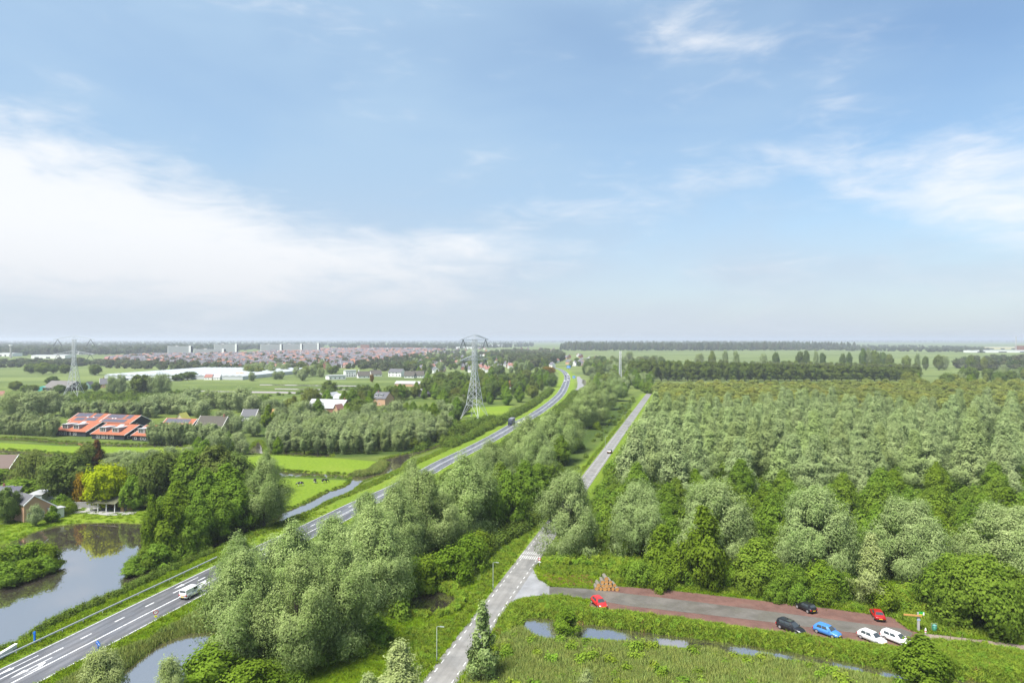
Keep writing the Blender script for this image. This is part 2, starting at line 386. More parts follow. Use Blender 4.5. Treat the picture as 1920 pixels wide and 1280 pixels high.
gm, t, out = new_mat('meadow')
tc = t.n('ShaderNodeNewGeometry').outputs['Position']
sepc = t.n('ShaderNodeSeparateColor'); atn = t.n('ShaderNodeAttribute', _attribute_name='cover'); t.t.links.new(atn.outputs['Color'], sepc.inputs[0])
na = t.noise(tc, .035, 4, .6); nb = t.noise(tc, .9, 6, .7); ncf = t.noise(t.mapping(tc, sc=(.22, 1.0, 1)), .012, 4, .55)
nd_ = t.noise(tc, 5.0, 4, .7)
base = t.mix(t.ss(na, .35, .68), (.075, .115, .024), (.140, .180, .036))
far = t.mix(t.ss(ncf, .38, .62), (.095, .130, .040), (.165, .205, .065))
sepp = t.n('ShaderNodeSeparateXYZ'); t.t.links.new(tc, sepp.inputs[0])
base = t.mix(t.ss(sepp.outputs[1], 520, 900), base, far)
lush = t.mix(t.ss(nb, .30, .70), (.125, .205, .014), (.205, .290, .026))
lush = t.mix(t.m('MULTIPLY', t.ss(na, .45, .75), .5), lush, (.230, .275, .035))
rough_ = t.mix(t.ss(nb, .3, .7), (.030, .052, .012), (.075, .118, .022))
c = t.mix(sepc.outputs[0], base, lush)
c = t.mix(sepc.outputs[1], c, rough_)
c = t.mix(t.m('MULTIPLY', sepc.outputs[2], t.ss(nb, .25, .6)), c, (.085, .066, .040))
c = t.mix(t.m('MULTIPLY', t.ss(nd_, .40, .72), .35), c, t.mix(.5, c, (.035, .060, .010)))
principled(t, out, c, .95, 0, .1, t.m('ADD', t.m('MULTIPLY', nb, .7), nd_), .9, .35)
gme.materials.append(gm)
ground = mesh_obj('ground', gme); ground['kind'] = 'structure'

# water
def water_mat(name, refl, body, ripple):
    """still peaty water: a mirror over a dark body"""
    m_, t, out = new_mat(name); tc = t.n('ShaderNodeNewGeometry').outputs['Position']
    rip = t.noise(t.mapping(tc, sc=(1, .6, 1)), .8, 3, .5); bn = t.n('ShaderNodeBump'); bn.inputs['Strength'].default_value = ripple; bn.inputs['Distance'].default_value = .05; t.put(bn.inputs['Height'], rip)
    gl = t.n('ShaderNodeBsdfGlossy'); gl.inputs['Color'].default_value = (.97, .87, .81, 1); gl.inputs['Roughness'].default_value = .03; t.t.links.new(bn.outputs[0], gl.inputs['Normal'])
    df = t.n('ShaderNodeBsdfDiffuse'); df.inputs['Color'].default_value = (*body, 1); mx = t.n('ShaderNodeMixShader'); mx.inputs[0].default_value = refl
    t.t.links.new(df.outputs[0], mx.inputs[1]); t.t.links.new(gl.outputs[0], mx.inputs[2]); t.t.links.new(mx.outputs[0], out.inputs[0]); return m_
wm = water_mat('water', .74, (.085, .070, .058), .035); fwm = water_mat('ditch_water', .75, (.25, .23, .22), .02)
for k, pg in WP.items():
    a = np.array(pg); c0 = a.mean(0)
    o = poly_sheet(k + '_water', [(x, y) for x, y in pg], WZ, wm)
for k, pg in FWP.items(): poly_sheet(k.rstrip('_bcdef') + '_water' if k != 'canal' else 'canal_water', pg, .06, fwm)

# road surfaces -----------------------------------------------------
def asphalt(name, ca, cb, wet, scale=1.0, stretch=None, track=0.0, phase=0.0):
    m_, t, out = new_mat(name); tc = t.n('ShaderNodeNewGeometry').outputs['Position']
    v = t.mapping(tc, rot=(0, 0, stretch if stretch else 0), sc=(1, .10, 1) if stretch is not None else (1, 1, 1))
    big = t.noise(v, .45 * scale, 5, .6); fine = t.noise(tc, 9, 4, .7); mid = t.noise(tc, .25, 4, .6)
    c = t.mix(t.ss(big, .3, .7), ca, cb); c = t.mix(t.m('MULTIPLY', t.ss(fine, .4, .8), .25), c, (.20, .20, .20))
    if track:         # polished wheel tracks and a dirty margin
        lat = t.n('ShaderNodeAttribute', _attribute_name='lat').outputs['Fac']; wv = t.m('COSINE', t.m('MULTIPLY', t.m('SUBTRACT', lat, phase), 2 * math.pi / 1.5))
        c = t.mix(t.m('MULTIPLY', t.ss(t.m('ADD', wv, t.m('MULTIPLY', t.m('SUBTRACT', big, .5), 2.5)), -.1, 1.0), track), c, t.mix(.5, c, (.02, .02, .022)))
    pat = t.noise(t.mapping(tc, rot=(0, 0, R(-15)), sc=(1, .25, 1)), .16, 2, .3); c = t.mix(t.m('MULTIPLY', t.ss(pat, .58, .60), .30), c, t.mix(.5, c, (.03, .03, .03)))
    r = t.m('MULTIPLY_ADD', t.ss(mid, .35, .7), .35, wet)
    principled(t, out, c, r, 0, .5, fine, .25, .01); return m_
M_MAIN = asphalt('wet_asphalt', (.072, .071, .077), (.150, .147, .155), .28, 1.0, R(15), .5, .75)
M_LANE = asphalt('grey_lane_asphalt', (.17, .162, .15), (.245, .235, .22), .50, .8, None, .2, .75)
M_JUNC = asphalt('pale_junction_concrete', (.21, .21, .215), (.29, .29, .30), .42, .6)
M_STRIP = asphalt('wet_car_park_asphalt', (.098, .088, .076), (.140, .126, .110), .30, .7)
M_PATHM = asphalt('pink_path_chippings', (.20, .145, .115), (.27, .21, .175), .8, 1.2)
M_GRAVEL, t, out = new_mat('red_gravel')
tc = t.n('ShaderNodeNewGeometry').outputs['Position']
n1_ = t.noise(tc, .35, 5, .65); n2_ = t.noise(tc, 7, 4, .75); n3_ = t.noise(tc, .12, 4, .6)
c = t.mix(t.ss(n1_, .3, .7), (.100, .052, .042), (.155, .083, .066)); c = t.mix(t.m('MULTIPLY', t.ss(n2_, .50, .8), .6), c, (.25, .17, .14))
c = t.mix(t.m('MULTIPLY', t.ss(n3_, .55, .75), .5), c, (.115, .10, .08))
principled(t, out, c, .85, 0, .3, n2_, .6, .04)
M_PAINT, t, out = new_mat('road_paint')
tc = t.n('ShaderNodeNewGeometry').outputs['Position']; nn = t.noise(tc, 1.6, 5, .7)
principled(t, out, t.mix(t.ss(nn, .32, .56), (.34, .34, .35), (.66, .66, .66)), .5, 0, .4)
M_PAINT_OLD, t, out = new_mat('worn_road_paint')
tc = t.n('ShaderNodeNewGeometry').outputs['Position']; nn = t.noise(tc, 2.2, 5, .75)
principled(t, out, t.mix(t.ss(nn, .34, .56), (.24, .235, .22), (.66, .66, .64)), .6, 0, .4)

main_road = strip('main_road', MRL, 0.0, MRW, .045, M_MAIN, cross=4, crown=.05)
lane = strip('narrow_road', LRL, -LRW/2, LRW/2, .045, M_LANE, cross=3, crown=.03)
poly_sheet('road_junction', JUNC, .036, M_JUNC)
poly_sheet('car_park', PARK, .024, M_GRAVEL)
poly_sheet('car_park_lane', STRIPA, .040, M_STRIP)
poly_sheet('footpath', PATH, .030, M_PATHM)

# painted markings, children of their road
def rz_at(t_, w_): f = np.clip(t_ / w_, 0, 1); return .045 + .05 * (1 - (2*f - 1)**2) + .006
def rl_at(s_):
    x = np.interp(s_, arc, MRL[:, 0]); y = np.interp(s_, arc, MRL[:, 1]); nx = np.interp(s_, arc, MRN[:, 0]); ny = np.interp(s_, arc, MRN[:, 1])
    return np.array([x, y]), np.array([nx, ny]), np.interp(s_, arc, MRW), np.interp(s_, arc, MRC)
def mr_pt(s_, t_):
    p_, n_, w_, c_ = rl_at(s_); q = p_ + n_ * t_; return (q[0], q[1], rz_at(t_, w_) + .004)
def dash(name, s0, s1, t0, w_, parent=main_road, mat=M_PAINT):
    n = max(2, int((s1 - s0) / 3) + 1); V = []
    for s_ in np.linspace(s0, s1, n): V += [mr_pt(s_, t0 - w_/2), mr_pt(s_, t0 + w_/2)]
    F = [(2*i, 2*i+1, 2*i+3, 2*i+2) for i in range(n - 1)]
    return mesh_obj(name, np_mesh(name, V, F, [mat]), parent)
def s_of_y(y): return float(np.interp(y, MRL[:, 1], arc))
S0, S1 = 0.0, float(arc[-1])
def long_line(name, tf, w_, s0=S0, s1=S1, mat=M_PAINT):
    V = []; ss_ = np.arange(s0, s1, 3.0)
    for s_ in ss_:
        _, _, W_, C_ = rl_at(s_); t_ = tf(W_, C_); V += [mr_pt(s_, t_ - w_/2), mr_pt(s_, t_ + w_/2)]
    F = [(2*i, 2*i+1, 2*i+3, 2*i+2) for i in range(len(ss_) - 1)]
    return mesh_obj(name, np_mesh(name, V, F, [mat]), main_road)
long_line('edge_marking', lambda W_, C_: .25, .16); long_line('edge_marking', lambda W_, C_: W_ - .25, .16)
long_line('centre_marking', lambda W_, C_: C_ - .0, .28, s0=S0, s1=s_of_y(185))
long_line('centre_marking', lambda W_, C_: C_ - .28, .16, s0=s_of_y(185)); long_line('centre_marking', lambda W_, C_: C_ + .28, .16, s0=s_of_y(185))
for yy in np.arange(110, 205, 6.6):
    dash('lane_dash', s_of_y(yy), s_of_y(yy) + 2.1, 2.95 if yy < 165 else 2.95 - (yy-165)*.02, .26)
dash('lane_marking', s_of_y(88), s_of_y(107), 2.95, .26)
def arrow(y, t0, turn):
    V = []; F = []; s0 = s_of_y(y)
    def quad(a):
        o = len(V); V.extend(mr_pt(s0 + q[0], t0 + q[1]) for q in a); F.append(tuple(range(o, o + len(a))))
    quad([(0, -.09), (0, .09), (4.2, .09), (4.2, -.09)])
    if turn: quad([(1.6, .09), (1.6, .95), (2.7, .5), (2.7, .09)]); quad([(-1.6, .95), (1.6, 1.05), (2.2, .62), (-.2, .85)])
    quad([(0, -.42), (0, .42), (-2.6, 0)])
    mesh_obj('arrow_marking', np_mesh('arrow_marking', V, F, [M_PAINT]), main_road)
arrow(100, 1.55, False); arrow(100, 4.2, True); arrow(134, 1.55, False); arrow(134, 4.2, True)
# lane: dashed cycle-strip lines, hump
def lp(s_, t_, dz=0):
    q = a_ + dlr * s_ + np.array([dlr[1], -dlr[0]]) * t_; f = (t_ / LRW + .5)
    return (q[0], q[1], .045 + .03 * (1 - (2*f - 1)**2) + .010 + dz)
Lmax = np.linalg.norm(b_ - a_)
dash_me = None
for side in (-1.72, 1.72):
    for s_ in np.arange(-66, 230, 2.7):
        if 0 > side and False: pass
        V = [lp(s_, side - .07), lp(s_, side + .07), lp(s_ + 1.25, side + .07), lp(s_ + 1.25, side - .07)]
        mesh_obj('lane_dash', np_mesh('lane_dash', V, [(0, 1, 2, 3)], [M_PAINT_OLD]), lane)
s_h = float(np.dot(np.array(P(998, 1042)) - a_, dlr))
hump = MB()
hv = []
for i in range(9):
    f = i / 8; s_ = s_h - 2.8 + 5.6 * f; zz = .10 * math.sin(math.pi * f) ** .7
    for k in range(5): hv.append(lp(s_, -LRW/2 + .05 + (LRW - .1) * k / 4, zz - .006))
hump.add(hv, [(i*5+k, i*5+k+1, (i+1)*5+k+1, (i+1)*5+k) for i in range(8) for k in range(4)])
ho = hump.build('speed_hump', M_LANE, lane)
for k in range(10):
    tt = -LRW/2 + .35 + k * .46
    for sg in (-1, 1):
        V = [lp(s_h + sg * .45, tt - .07, .105), lp(s_h + sg * .45, tt + .07, .105), lp(s_h + sg * 2.6, tt + .07, .045), lp(s_h + sg * 2.6, tt - .07, .045)]
        mesh_obj('hump_stripe', np_mesh('hump_stripe', V, [(0, 1, 2, 3)], [M_PAINT_OLD]), ho)
def onroad(x, y, mar=.6):
    x = np.asarray(x); y = np.asarray(y)
    b = dist_poly(x, y, [tuple(q) for q in MRL + MRN * 4.3], False) < 5.0 + mar
    b |= dist_poly(x, y, [tuple(q) for q in LRL], False) < LRW/2 + mar
    for pg in (PARK, STRIPA, JUNC, PATH): b |= inpoly(x, y, pg) | (dist_poly(x, y, pg) < mar * .6)
    return b
def onwater(x, y, mar=0.0):
    b = np.zeros(np.shape(x), bool)
    for pg in WP.values():
        b |= inpoly(x, y, pg)
        if mar: b |= dist_poly(x, y, pg) < mar
    return b
# ================================================================== foliage
def leaf_mat(name, ca, cb, cc=None, trans=.35, objvar=.25, huevar=.03, up=0.0):
    m_, t, out = new_mat(name)
    v = t.n('ShaderNodeAttribute', _attribute_name='var').outputs['Fac']
    oi = t.n('ShaderNodeObjectInfo').outputs['Random']
    c = t.mix(v, ca, cb)
    if cc: c = t.mix(t.m('MULTIPLY', t.ss(oi, .45, 1.0), .65), c, cc)
    hs = t.n('ShaderNodeHueSaturation'); t.put(hs.inputs['Color'], c)
    t.put(hs.inputs['Hue'], t.m('MULTIPLY_ADD', t.m('FRACT', t.m('MULTIPLY', oi, 7.3)), huevar, .5 - huevar / 2))
    t.put(hs.inputs['Value'], t.m('MULTIPLY_ADD', t.m('FRACT', t.m('MULTIPLY', oi, 13.7)), objvar, 1.0 - objvar / 2))
    d = t.n('ShaderNodeBsdfDiffuse'); tr = t.n('ShaderNodeBsdfTranslucent'); mx = t.n('ShaderNodeMixShader')
    if up:       # shading normals bent upward so that upright blades are lit brighter than their shape
        ge = t.n('ShaderNodeNewGeometry'); va = t.n('ShaderNodeVectorMath', _operation='SCALE'); t.t.links.new(ge.outputs['Normal'], va.inputs[0]); va.inputs['Scale'].default_value = 1 - up
        vb = t.n('ShaderNodeVectorMath', _operation='ADD'); t.t.links.new(va.outputs[0], vb.inputs[0]); vb.inputs[1].default_value = (0, 0, up)
        vn = t.n('ShaderNodeVectorMath', _operation='NORMALIZE'); t.t.links.new(vb.outputs[0], vn.inputs[0]); t.t.links.new(vn.outputs[0], d.inputs['Normal'])
    t.t.links.new(hs.outputs[0], d.inputs[0]); t.t.links.new(hs.outputs[0], tr.inputs[0]); mx.inputs[0].default_value = trans
    t.t.links.new(d.outputs[0], mx.inputs[1]); t.t.links.new(tr.outputs[0], mx.inputs[2]); t.t.links.new(mx.outputs[0], out.inputs[0])
    return m_
L_WIL = leaf_mat('silver_willow_leaf', (.115, .188, .036), (.410, .490, .200), trans=.24, huevar=.012)
L_WILG = leaf_mat('pale_willow_leaf', (0.193, 0.248, 0.061), (0.440, 0.495, 0.226), trans=.25, huevar=.012)
L_PLANT = leaf_mat('plantation_leaf', (.205, .282, .100), (.400, .472, .218), (.270, .345, .110), trans=.22, huevar=.010)
L_WILB = leaf_mat('domed_willow_leaf', (.150, .225, .058), (.430, .508, .222), trans=.24, huevar=.010, objvar=.12)
L_PLANTY = leaf_mat('olive_poplar_leaf', (0.131, 0.175, 0.037), (0.331, 0.375, 0.106), (0.294, 0.306, 0.062), trans=.25, huevar=.015)
L_ALD = leaf_mat('alder_leaf', (0.095, 0.170, 0.018), (0.261, 0.373, 0.049), trans=.42, huevar=.018)
L_LIME = leaf_mat('fresh_green_leaf', (0.102, 0.174, 0.012), (0.228, 0.324, 0.036), trans=.38, huevar=.018)
L_OAK = leaf_mat('dark_broad_leaf', (0.073, 0.118, 0.025), (0.189, 0.258, 0.064), (0.227, 0.258, 0.053), trans=.4, huevar=.02)
L_POP = leaf_mat('poplar_leaf', (0.081, 0.120, 0.023), (0.195, 0.247, 0.052), trans=.3, huevar=.015)
L_YEL = leaf_mat('yellow_green_leaf', (.27, .34, .008), (.46, .53, .020), trans=.4, huevar=0.0, objvar=0.0)
L_OLV = leaf_mat('weeping_willow_leaf', (.120, .150, .030), (.230, .255, .065), trans=.35)
L_RUST = leaf_mat('rust_brown_leaf', (.10, .042, .016), (.20, .095, .030), trans=.3)
L_ORNG = leaf_mat('orange_leaf', (.17, .105, .012), (.30, .20, .02), trans=.35)
L_OSI = leaf_mat('osier_leaf', (0.137, 0.189, 0.065), (0.403, 0.468, 0.227), (0.221, 0.286, 0.091), trans=.25, huevar=.012)
L_REED = leaf_mat('reed_blade', (.140, .200, .035), (.320, .370, .110), trans=.25, objvar=.45, huevar=.04, up=.6)
L_WEED = leaf_mat('bank_weed_leaf', (.110, .185, .014), (.230, .315, .040), trans=.25, objvar=.5, huevar=.04, up=.6)
L_GRASS = leaf_mat('grass_blade', (.110, .200, .008), (.215, .315, .020), trans=.2, objvar=.35, huevar=.03, up=.75)
L_BRAM = leaf_mat('bramble_leaf', (0.072, 0.118, 0.017), (0.192, 0.264, 0.048), trans=.3, objvar=.4, huevar=.02)
L_FAR = leaf_mat('distant_foliage', (.060, .082, .030), (.125, .155, .060), (.115, .115, .075), trans=.25, objvar=.5, huevar=.05)
BARK = simple('bark', (.115, .098, .076), .95, 0, .35, 2.0)
BARK_D = simple('dark_bark', (.06, .05, .04), .95, 0, .35, 2.0)

def unit(v): return v / (np.linalg.norm(v, axis=-1, keepdims=True) + 1e-9)
def rsph(n, rng): return unit(rng.normal(size=(n, 3)))
def leaf_mesh(name, C, Nn, A, L, Wd, var, mat):
    n = len(C); Nn = unit(Nn); A = unit(A - Nn * np.sum(A * Nn, 1, keepdims=True)); Sd = np.cross(Nn, A)
    L = np.broadcast_to(L, (n,))[:, None]; Wd = np.broadcast_to(Wd, (n,))[:, None]
    V = np.stack([C - A * L/2, C + Sd * Wd/2, C + A * L/2, C - Sd * Wd/2], 1).reshape(-1, 3)
    F = np.arange(4 * n).reshape(n, 4)
    me = np_mesh(name, V, F, [mat])
    a = me.attributes.new('var', 'FLOAT', 'FACE'); a.data.foreach_set('value', np.asarray(var, np.float32))
    return me
def crown(name, mat, seed, h, r, z0, nclump, nleaf, ll, lw, shape='round', clump=.22, stretch=1.25, droop=0.0, lean=0.0, upl=.35, inner=.25):
    """a crown as many leaf tufts gathered in clumps that fill the envelope h x r from height z0"""
    g = np.random.default_rng(seed)
    zc = (z0 + h) / 2; hz_ = (h - z0) / 2
    def envelope(f):             # radius fraction at height fraction f
        if shape == 'round': return np.sqrt(np.clip(1 - (2*f - 1)**2 * .98, 0, 1)) ** .8
        if shape == 'egg': return np.clip(np.sin(np.pi * np.clip(f, 0, 1) ** .62), 0, 1) ** .75
        if shape == 'cone': return np.clip((1 - f) ** .85 * np.minimum(1, (f + .08) / .2), 0, 1)
        if shape == 'col': return np.clip(np.minimum(1, (f + .05) / .18) * np.minimum(1, (1 - f) / .25) ** .6, 0, 1)
        if shape == 'dome': return np.clip(1 - f ** 2.2, 0, 1) ** .5
        if shape == 'vase': return np.clip((.35 + .9 * f) * np.minimum(1, (1.02 - f) / .32) ** .7, 0, 1)
    f = np.concatenate([g.random(nclump - 3), [.93, .97, .9]]) ** .9
    th = np.arange(nclump) * 2.399963 + g.normal(size=nclump) * .5
    e = envelope(f); rho = np.where(g.random(nclump) < inner, g.random(nclump) * .6, .70 + .24 * g.random(nclump))
    rr = r * e * rho * (1 + .18 * np.sin(3 * th + seed)) 
    cx = np.column_stack([rr * np.cos(th), rr * np.sin(th), z0 + (h - z0) * (f * .94)])
    cr = r * clump * (.7 + .7 * g.random(nclump)) * (.62 + .5 * e)
    tone = g.random(nclump)
    share = cr ** 2 / np.sum(cr ** 2); cnt = np.maximum(8, (share * nleaf).astype(int))
    k = np.repeat(np.arange(nclump), cnt); n = len(k)
    s_ = rsph(n, g); s_[:, 2] += .25; s_ = unit(s_)
    outw = cx - np.array([0, 0, z0 + (h - z0) * .30]); outw = unit(outw)
    axis = unit(outw * .8 + np.array([lean, 0, upl + .3]))
    rad = cr[k] * (.50 + .52 * g.random(n) ** .6)
    sprig = g.random(n) < .12; rad = np.where(sprig, cr[k] * (.95 + .38 * g.random(n)), rad)      # loose twigs that break the outline
    lob = 1 + .22 * np.sin(5.1 * s_[:, 0] + k * 1.7) * np.sin(4.3 * s_[:, 1] + k * 2.3) + .18 * np.sin(6.7 * s_[:, 2] + k)
    aniso = .75 + .55 * g.random((nclump, 3))
    off = s_ * (rad * lob)[:, None] * aniso[k]; al = np.sum(off * axis[k], 1, keepdims=True); off = off + axis[k] * al * (stretch - 1)
    C = cx[k] + off
    C[:, 2] -= droop * g.random(n) * np.hypot(C[:, 0], C[:, 1]) / r
    C[:, 0] += lean * np.clip(C[:, 2] - z0, 0, None) * .25
    C[:, 2] = np.maximum(C[:, 2], .15)
    N_ = unit(s_ * .9 + outw[k] * .60 + rsph(n, g) * .45 + np.array([0, 0, .15]))
    A = unit(axis[k] * .6 + s_ * .4 + rsph(n, g) * .8 + np.array([lean * 1.5, 0, -droop * .35]))
    var = np.clip(.30 * tone[k] + .55 * g.random(n) + .12 * s_[:, 2] * 0, 0, 1)
    sc = (.6 + .8 * g.random(n))
    return leaf_mesh(name, C, N_, A, ll * sc, lw * sc, var, mat), cx
def trunk_mesh(name, mat, seed, h, r, z0, cx, nl=7, thick=None, lean=0.0):
    g = np.random.default_rng(seed + 500); mb = MB(); th = thick or h * .022
    top = .72 * h; pts = []; rd = []
    for i in range(6):
        f = i / 5; pts.append((g.normal() * .12 * f * 2 + lean * f * h * .1, g.normal() * .12 * f * 2, top * f - (.25 if i == 0 else 0))); rd.append(th * (1.35 if i == 0 else 1 - .78 * f))
    mb.tube(pts, rd, 7)
    sel = g.choice(len(cx), size=min(nl, len(cx)), replace=False)
    for j in sel:
        e = cx[j]; st = min(max(z0 * .7, e[2] * .45), top * .9); f = st / top
        a = np.array(pts[0]) * (1 - f) + np.array(pts[-1]) * f; a[2] = st
        m_ = (a + e) / 2 + np.array([0, 0, -.04 * h]); mb.tube([a, m_, e], [th * .45, th * .28, th * .08], 5)
    return mb.mesh(name, [mat], True)
KINDS = {}
def kind(key, name, variants, h, r, z0, nclump, nleaf, ll, lw, mat, bark=BARK, **kw):
    L = []
    for i in range(variants):
        sd_ = hash(key) % 1 + sum(map(ord, key)) * 7 + i * 31
        zz = z0 * (1 + .2 * (i % 2)); 
        me, cx = crown(name + '_crown', mat, sd_, h, r, zz, nclump, nleaf, ll, lw, **kw)
        tm = trunk_mesh(name + '_trunk', bark, sd_, h, r, zz, cx, nl=9, lean=kw.get('lean', 0))
        L.append((me, tm))
    KINDS[key] = (name, h, r, L)
kind('wil', 'white_willow', 4, 16, 6.5, 1.2, 62, 58000, .40, .135, L_WIL, shape='egg', clump=.27, stretch=1.45, droop=.3, inner=.15)
kind('wilp', 'pale_willow', 2, 12, 3.2, .8, 60, 15000, .42, .15, L_WILG, shape='cone', clump=.34, stretch=1.5)
kind('wilb', 'round_willow', 3, 16, 7.5, 1.0, 90, 76000, .40, .14, L_WILB, shape='dome', clump=.22, stretch=1.3, droop=.25, inner=.15)
kind('plant', 'plantation_willow', 5, 17, 5.0, 1.5, 38, 21000, .56, .24, L_PLANT, shape='cone', clump=.36, stretch=1.4, inner=.15)
kind('planty', 'olive_poplar', 4, 16, 4.8, 2.5, 46, 12000, .75, .34, L_PLANTY, shape='egg', clump=.30, stretch=1.2)
kind('ald', 'alder', 4, 13, 4.6, .6, 80, 17000, .55, .36, L_ALD, BARK_D, shape='egg', clump=.27, stretch=1.15)
kind('aldb', 'spreading_alder', 2, 11, 8.5, .2, 120, 40000, .50, .34, L_ALD, BARK_D, shape='dome', clump=.19, stretch=1.15, inner=.1)
kind('wils', 'willow_shrub', 2, 8, 4.5, .2, 46, 17000, .50, .13, L_WILG, shape='dome', clump=.30, stretch=1.4, inner=.15)
kind('lime', 'young_alder', 3, 11, 3.7, .4, 60, 14000, .46, .32, L_LIME, BARK_D, shape='egg', clump=.30, stretch=1.25)
kind('oak', 'broadleaf_tree', 4, 13, 6.0, 1.5, 70, 11000, .75, .50, L_OAK, BARK_D, shape='round', clump=.26, stretch=1.1)
kind('pop', 'poplar', 4, 22, 4.2, 2.5, 50, 7000, 1.2, .65, L_POP, shape='col', clump=.36, stretch=1.5)
kind('weep', 'weeping_willow', 2, 12, 7.0, .8, 70, 16000, .95, .16, L_OLV, shape='dome', clump=.22, stretch=1.1, droop=5.0)
kind('yel', 'golden_maple', 1, 12, 6.2, 1.2, 70, 17000, .55, .42, L_YEL, shape='round', clump=.25, stretch=1.1)
kind('osier', 'osier_willow', 4, 9, 2.3, .9, 26, 4200, .95, .20, L_OSI, shape='vase', clump=.42, stretch=1.9, lean=.28, upl=1.1)
kind('grey', 'grey_willow', 3, 14, 6.5, 1.0, 60, 9000, .90, .30, L_OSI, shape='round', clump=.28, stretch=1.35)
kind('spar', 'white_poplar', 2, 11, 3.2, 1.0, 44, 5600, .42, .24, L_WIL, shape='cone', clump=.26, stretch=1.3, inner=.4)
kind('shrub', 'shrub', 4, 4.5, 3.0, .05, 34, 6000, .42, .26, L_ALD, BARK_D, shape='dome', clump=.34, stretch=1.1)
kind('shrubl', 'green_shrub', 3, 4.5, 3.0, .05, 34, 6000, .42, .26, L_LIME, BARK_D, shape='dome', clump=.34, stretch=1.1)
kind('rust', 'copper_conifer', 1, 10, 2.6, .4, 46, 6500, .6, .26, L_RUST, shape='cone', clump=.36)
kind('orng', 'orange_maple', 1, 8, 4.0, .8, 40, 6500, .55, .40, L_ORNG, shape='round', clump=.3)
TREES = []
def tree(key, px, py, h=None, wpx=None, wm_=None, label=None, group=None, xy=None, z=None, cat='tree', var=None, name=None):
    nm, h0, r0, L = KINDS[key]
    x, y = P(px, py) if xy is None else xy
    h = h or h0 * RND.uniform(.88, 1.12)
    wid = .86 * (wm_ or (wpx * y / FPX if wpx else 2 * r0 * h / h0 * RND.uniform(.9, 1.1)))
    me, tm = L[RND.randrange(len(L)) if var is None else var % len(L)]
    root = empty(name or nm, (x, y, 0 if z is None else z), RND.uniform(0, 6.28) if key != 'osier' else RND.uniform(-.5, .5))
    root.scale = (wid / (2 * r0), wid / (2 * r0), h / h0)
    tr = bpy.data.objects.new('trunk', tm); link(tr, root); cr = bpy.data.objects.new('crown', me); link(cr, root)
    tag(root, label, cat, group); TREES.append((x, y, wid / 2, h)); return root

# ---- stuff scattered by geometry nodes: a point cloud mesh and one tuft mesh
def scatter_group():
    ng = bpy.data.node_groups.new('scatter', 'GeometryNodeTree')
    ng.interface.new_socket('Geometry', in_out='INPUT', socket_type='NodeSocketGeometry'); ng.interface.new_socket('Geometry', in_out='OUTPUT', socket_type='NodeSocketGeometry')
    ng.interface.new_socket('Tuft', in_out='INPUT', socket_type='NodeSocketObject')
    i = ng.nodes.new('NodeGroupInput'); o = ng.nodes.new('NodeGroupOutput')
    oi = ng.nodes.new('GeometryNodeObjectInfo'); oi.inputs['As Instance'].default_value = True
    ip = ng.nodes.new('GeometryNodeInstanceOnPoints')
    rot = ng.nodes.new('FunctionNodeRandomValue'); rot.data_type = 'FLOAT_VECTOR'; rot.inputs[0].default_value = (-.10, -.10, 0); rot.inputs[1].default_value = (.10, .10, 6.283)
    at_ = ng.nodes.new('GeometryNodeInputNamedAttribute'); at_.data_type = 'FLOAT_VECTOR'; at_.inputs[0].default_value = 'size'
    ng.links.new(i.outputs[0], ip.inputs['Points']); ng.links.new(i.outputs[1], oi.inputs[0]); ng.links.new(oi.outputs['Geometry'], ip.inputs['Instance'])
    ng.links.new(rot.outputs[0], ip.inputs['Rotation']); ng.links.new(at_.outputs[0], ip.inputs['Scale'])
    ng.links.new(ip.outputs[0], o.inputs[0]); return ng, i.outputs[1].identifier
SG, SG_ID = scatter_group()
TUFTS = {}
def tuft(key, builder):
    if key not in TUFTS: TUFTS[key] = bpy.data.objects.new('tuft_' + key, builder())
    return TUFTS[key]
def scatter(name, label, cat, pts, key, smin, smax, hs=1.0, parent=None):
    pts = np.asarray(pts, np.float32)
    if len(pts) == 0: return None
    me = bpy.data.meshes.new(name); me.vertices.add(len(pts)); me.vertices.foreach_set('co', pts.ravel())
    a = me.attributes.new('size', 'FLOAT_VECTOR', 'POINT'); s_ = smin + (smax - smin) * NR.random(len(pts)); q = np.stack([s_, s_, s_ * hs * (.75 + .5 * NR.random(len(pts)))], 1)
    a.data.foreach_set('vector', q.astype(np.float32).ravel()); me.update()
    o = mesh_obj(name, me, parent); md = o.modifiers.new('scatter', 'NODES'); md.node_group = SG; md[SG_ID] = TUFTS[key]
    return tag(o, label, cat, None, 'stuff')
def blades(n, h, spread, w_, mat, lean=.35, seed=1, name='blades'):
    g = np.random.default_rng(seed); b = g.normal(size=(n, 2)) * spread; d = g.normal(size=(n, 2)) * lean
    hh = h * (.6 + .5 * g.random(n)); tip = np.column_stack([b + d * hh[:, None], hh]); mid = np.column_stack([b + d * hh[:, None] * .3, hh * .55])
    base_ = np.column_stack([b, np.zeros(n)]); an = g.random(n) * 6.28; sd_ = np.column_stack([np.cos(an), np.sin(an), np.zeros(n)]) * w_ / 2
    V = np.stack([base_ - sd_ * .6, base_ + sd_ * .6, mid + sd_, tip, mid - sd_], 1).reshape(-1, 3); F = [tuple(range(5 * i, 5 * i + 5)) for i in range(n)]
    me = np_mesh(name, V, np.array(F), [mat]); a = me.attributes.new('var', 'FLOAT', 'FACE'); a.data.foreach_set('value', g.random(n).astype(np.float32)); return me
def bushlet(n, r, h, ll, lw, mat, seed=1):
    return crown('leaves', mat, seed, h, r, .02, 9, n, ll, lw, shape='dome', clump=.5, stretch=1.1)[0]
tuft('reed', lambda: blades(60, 1.6, .38, .10, L_REED, .22, 3))
tuft('weed', lambda: blades(60, .85, .36, .14, L_WEED, .45, 4))
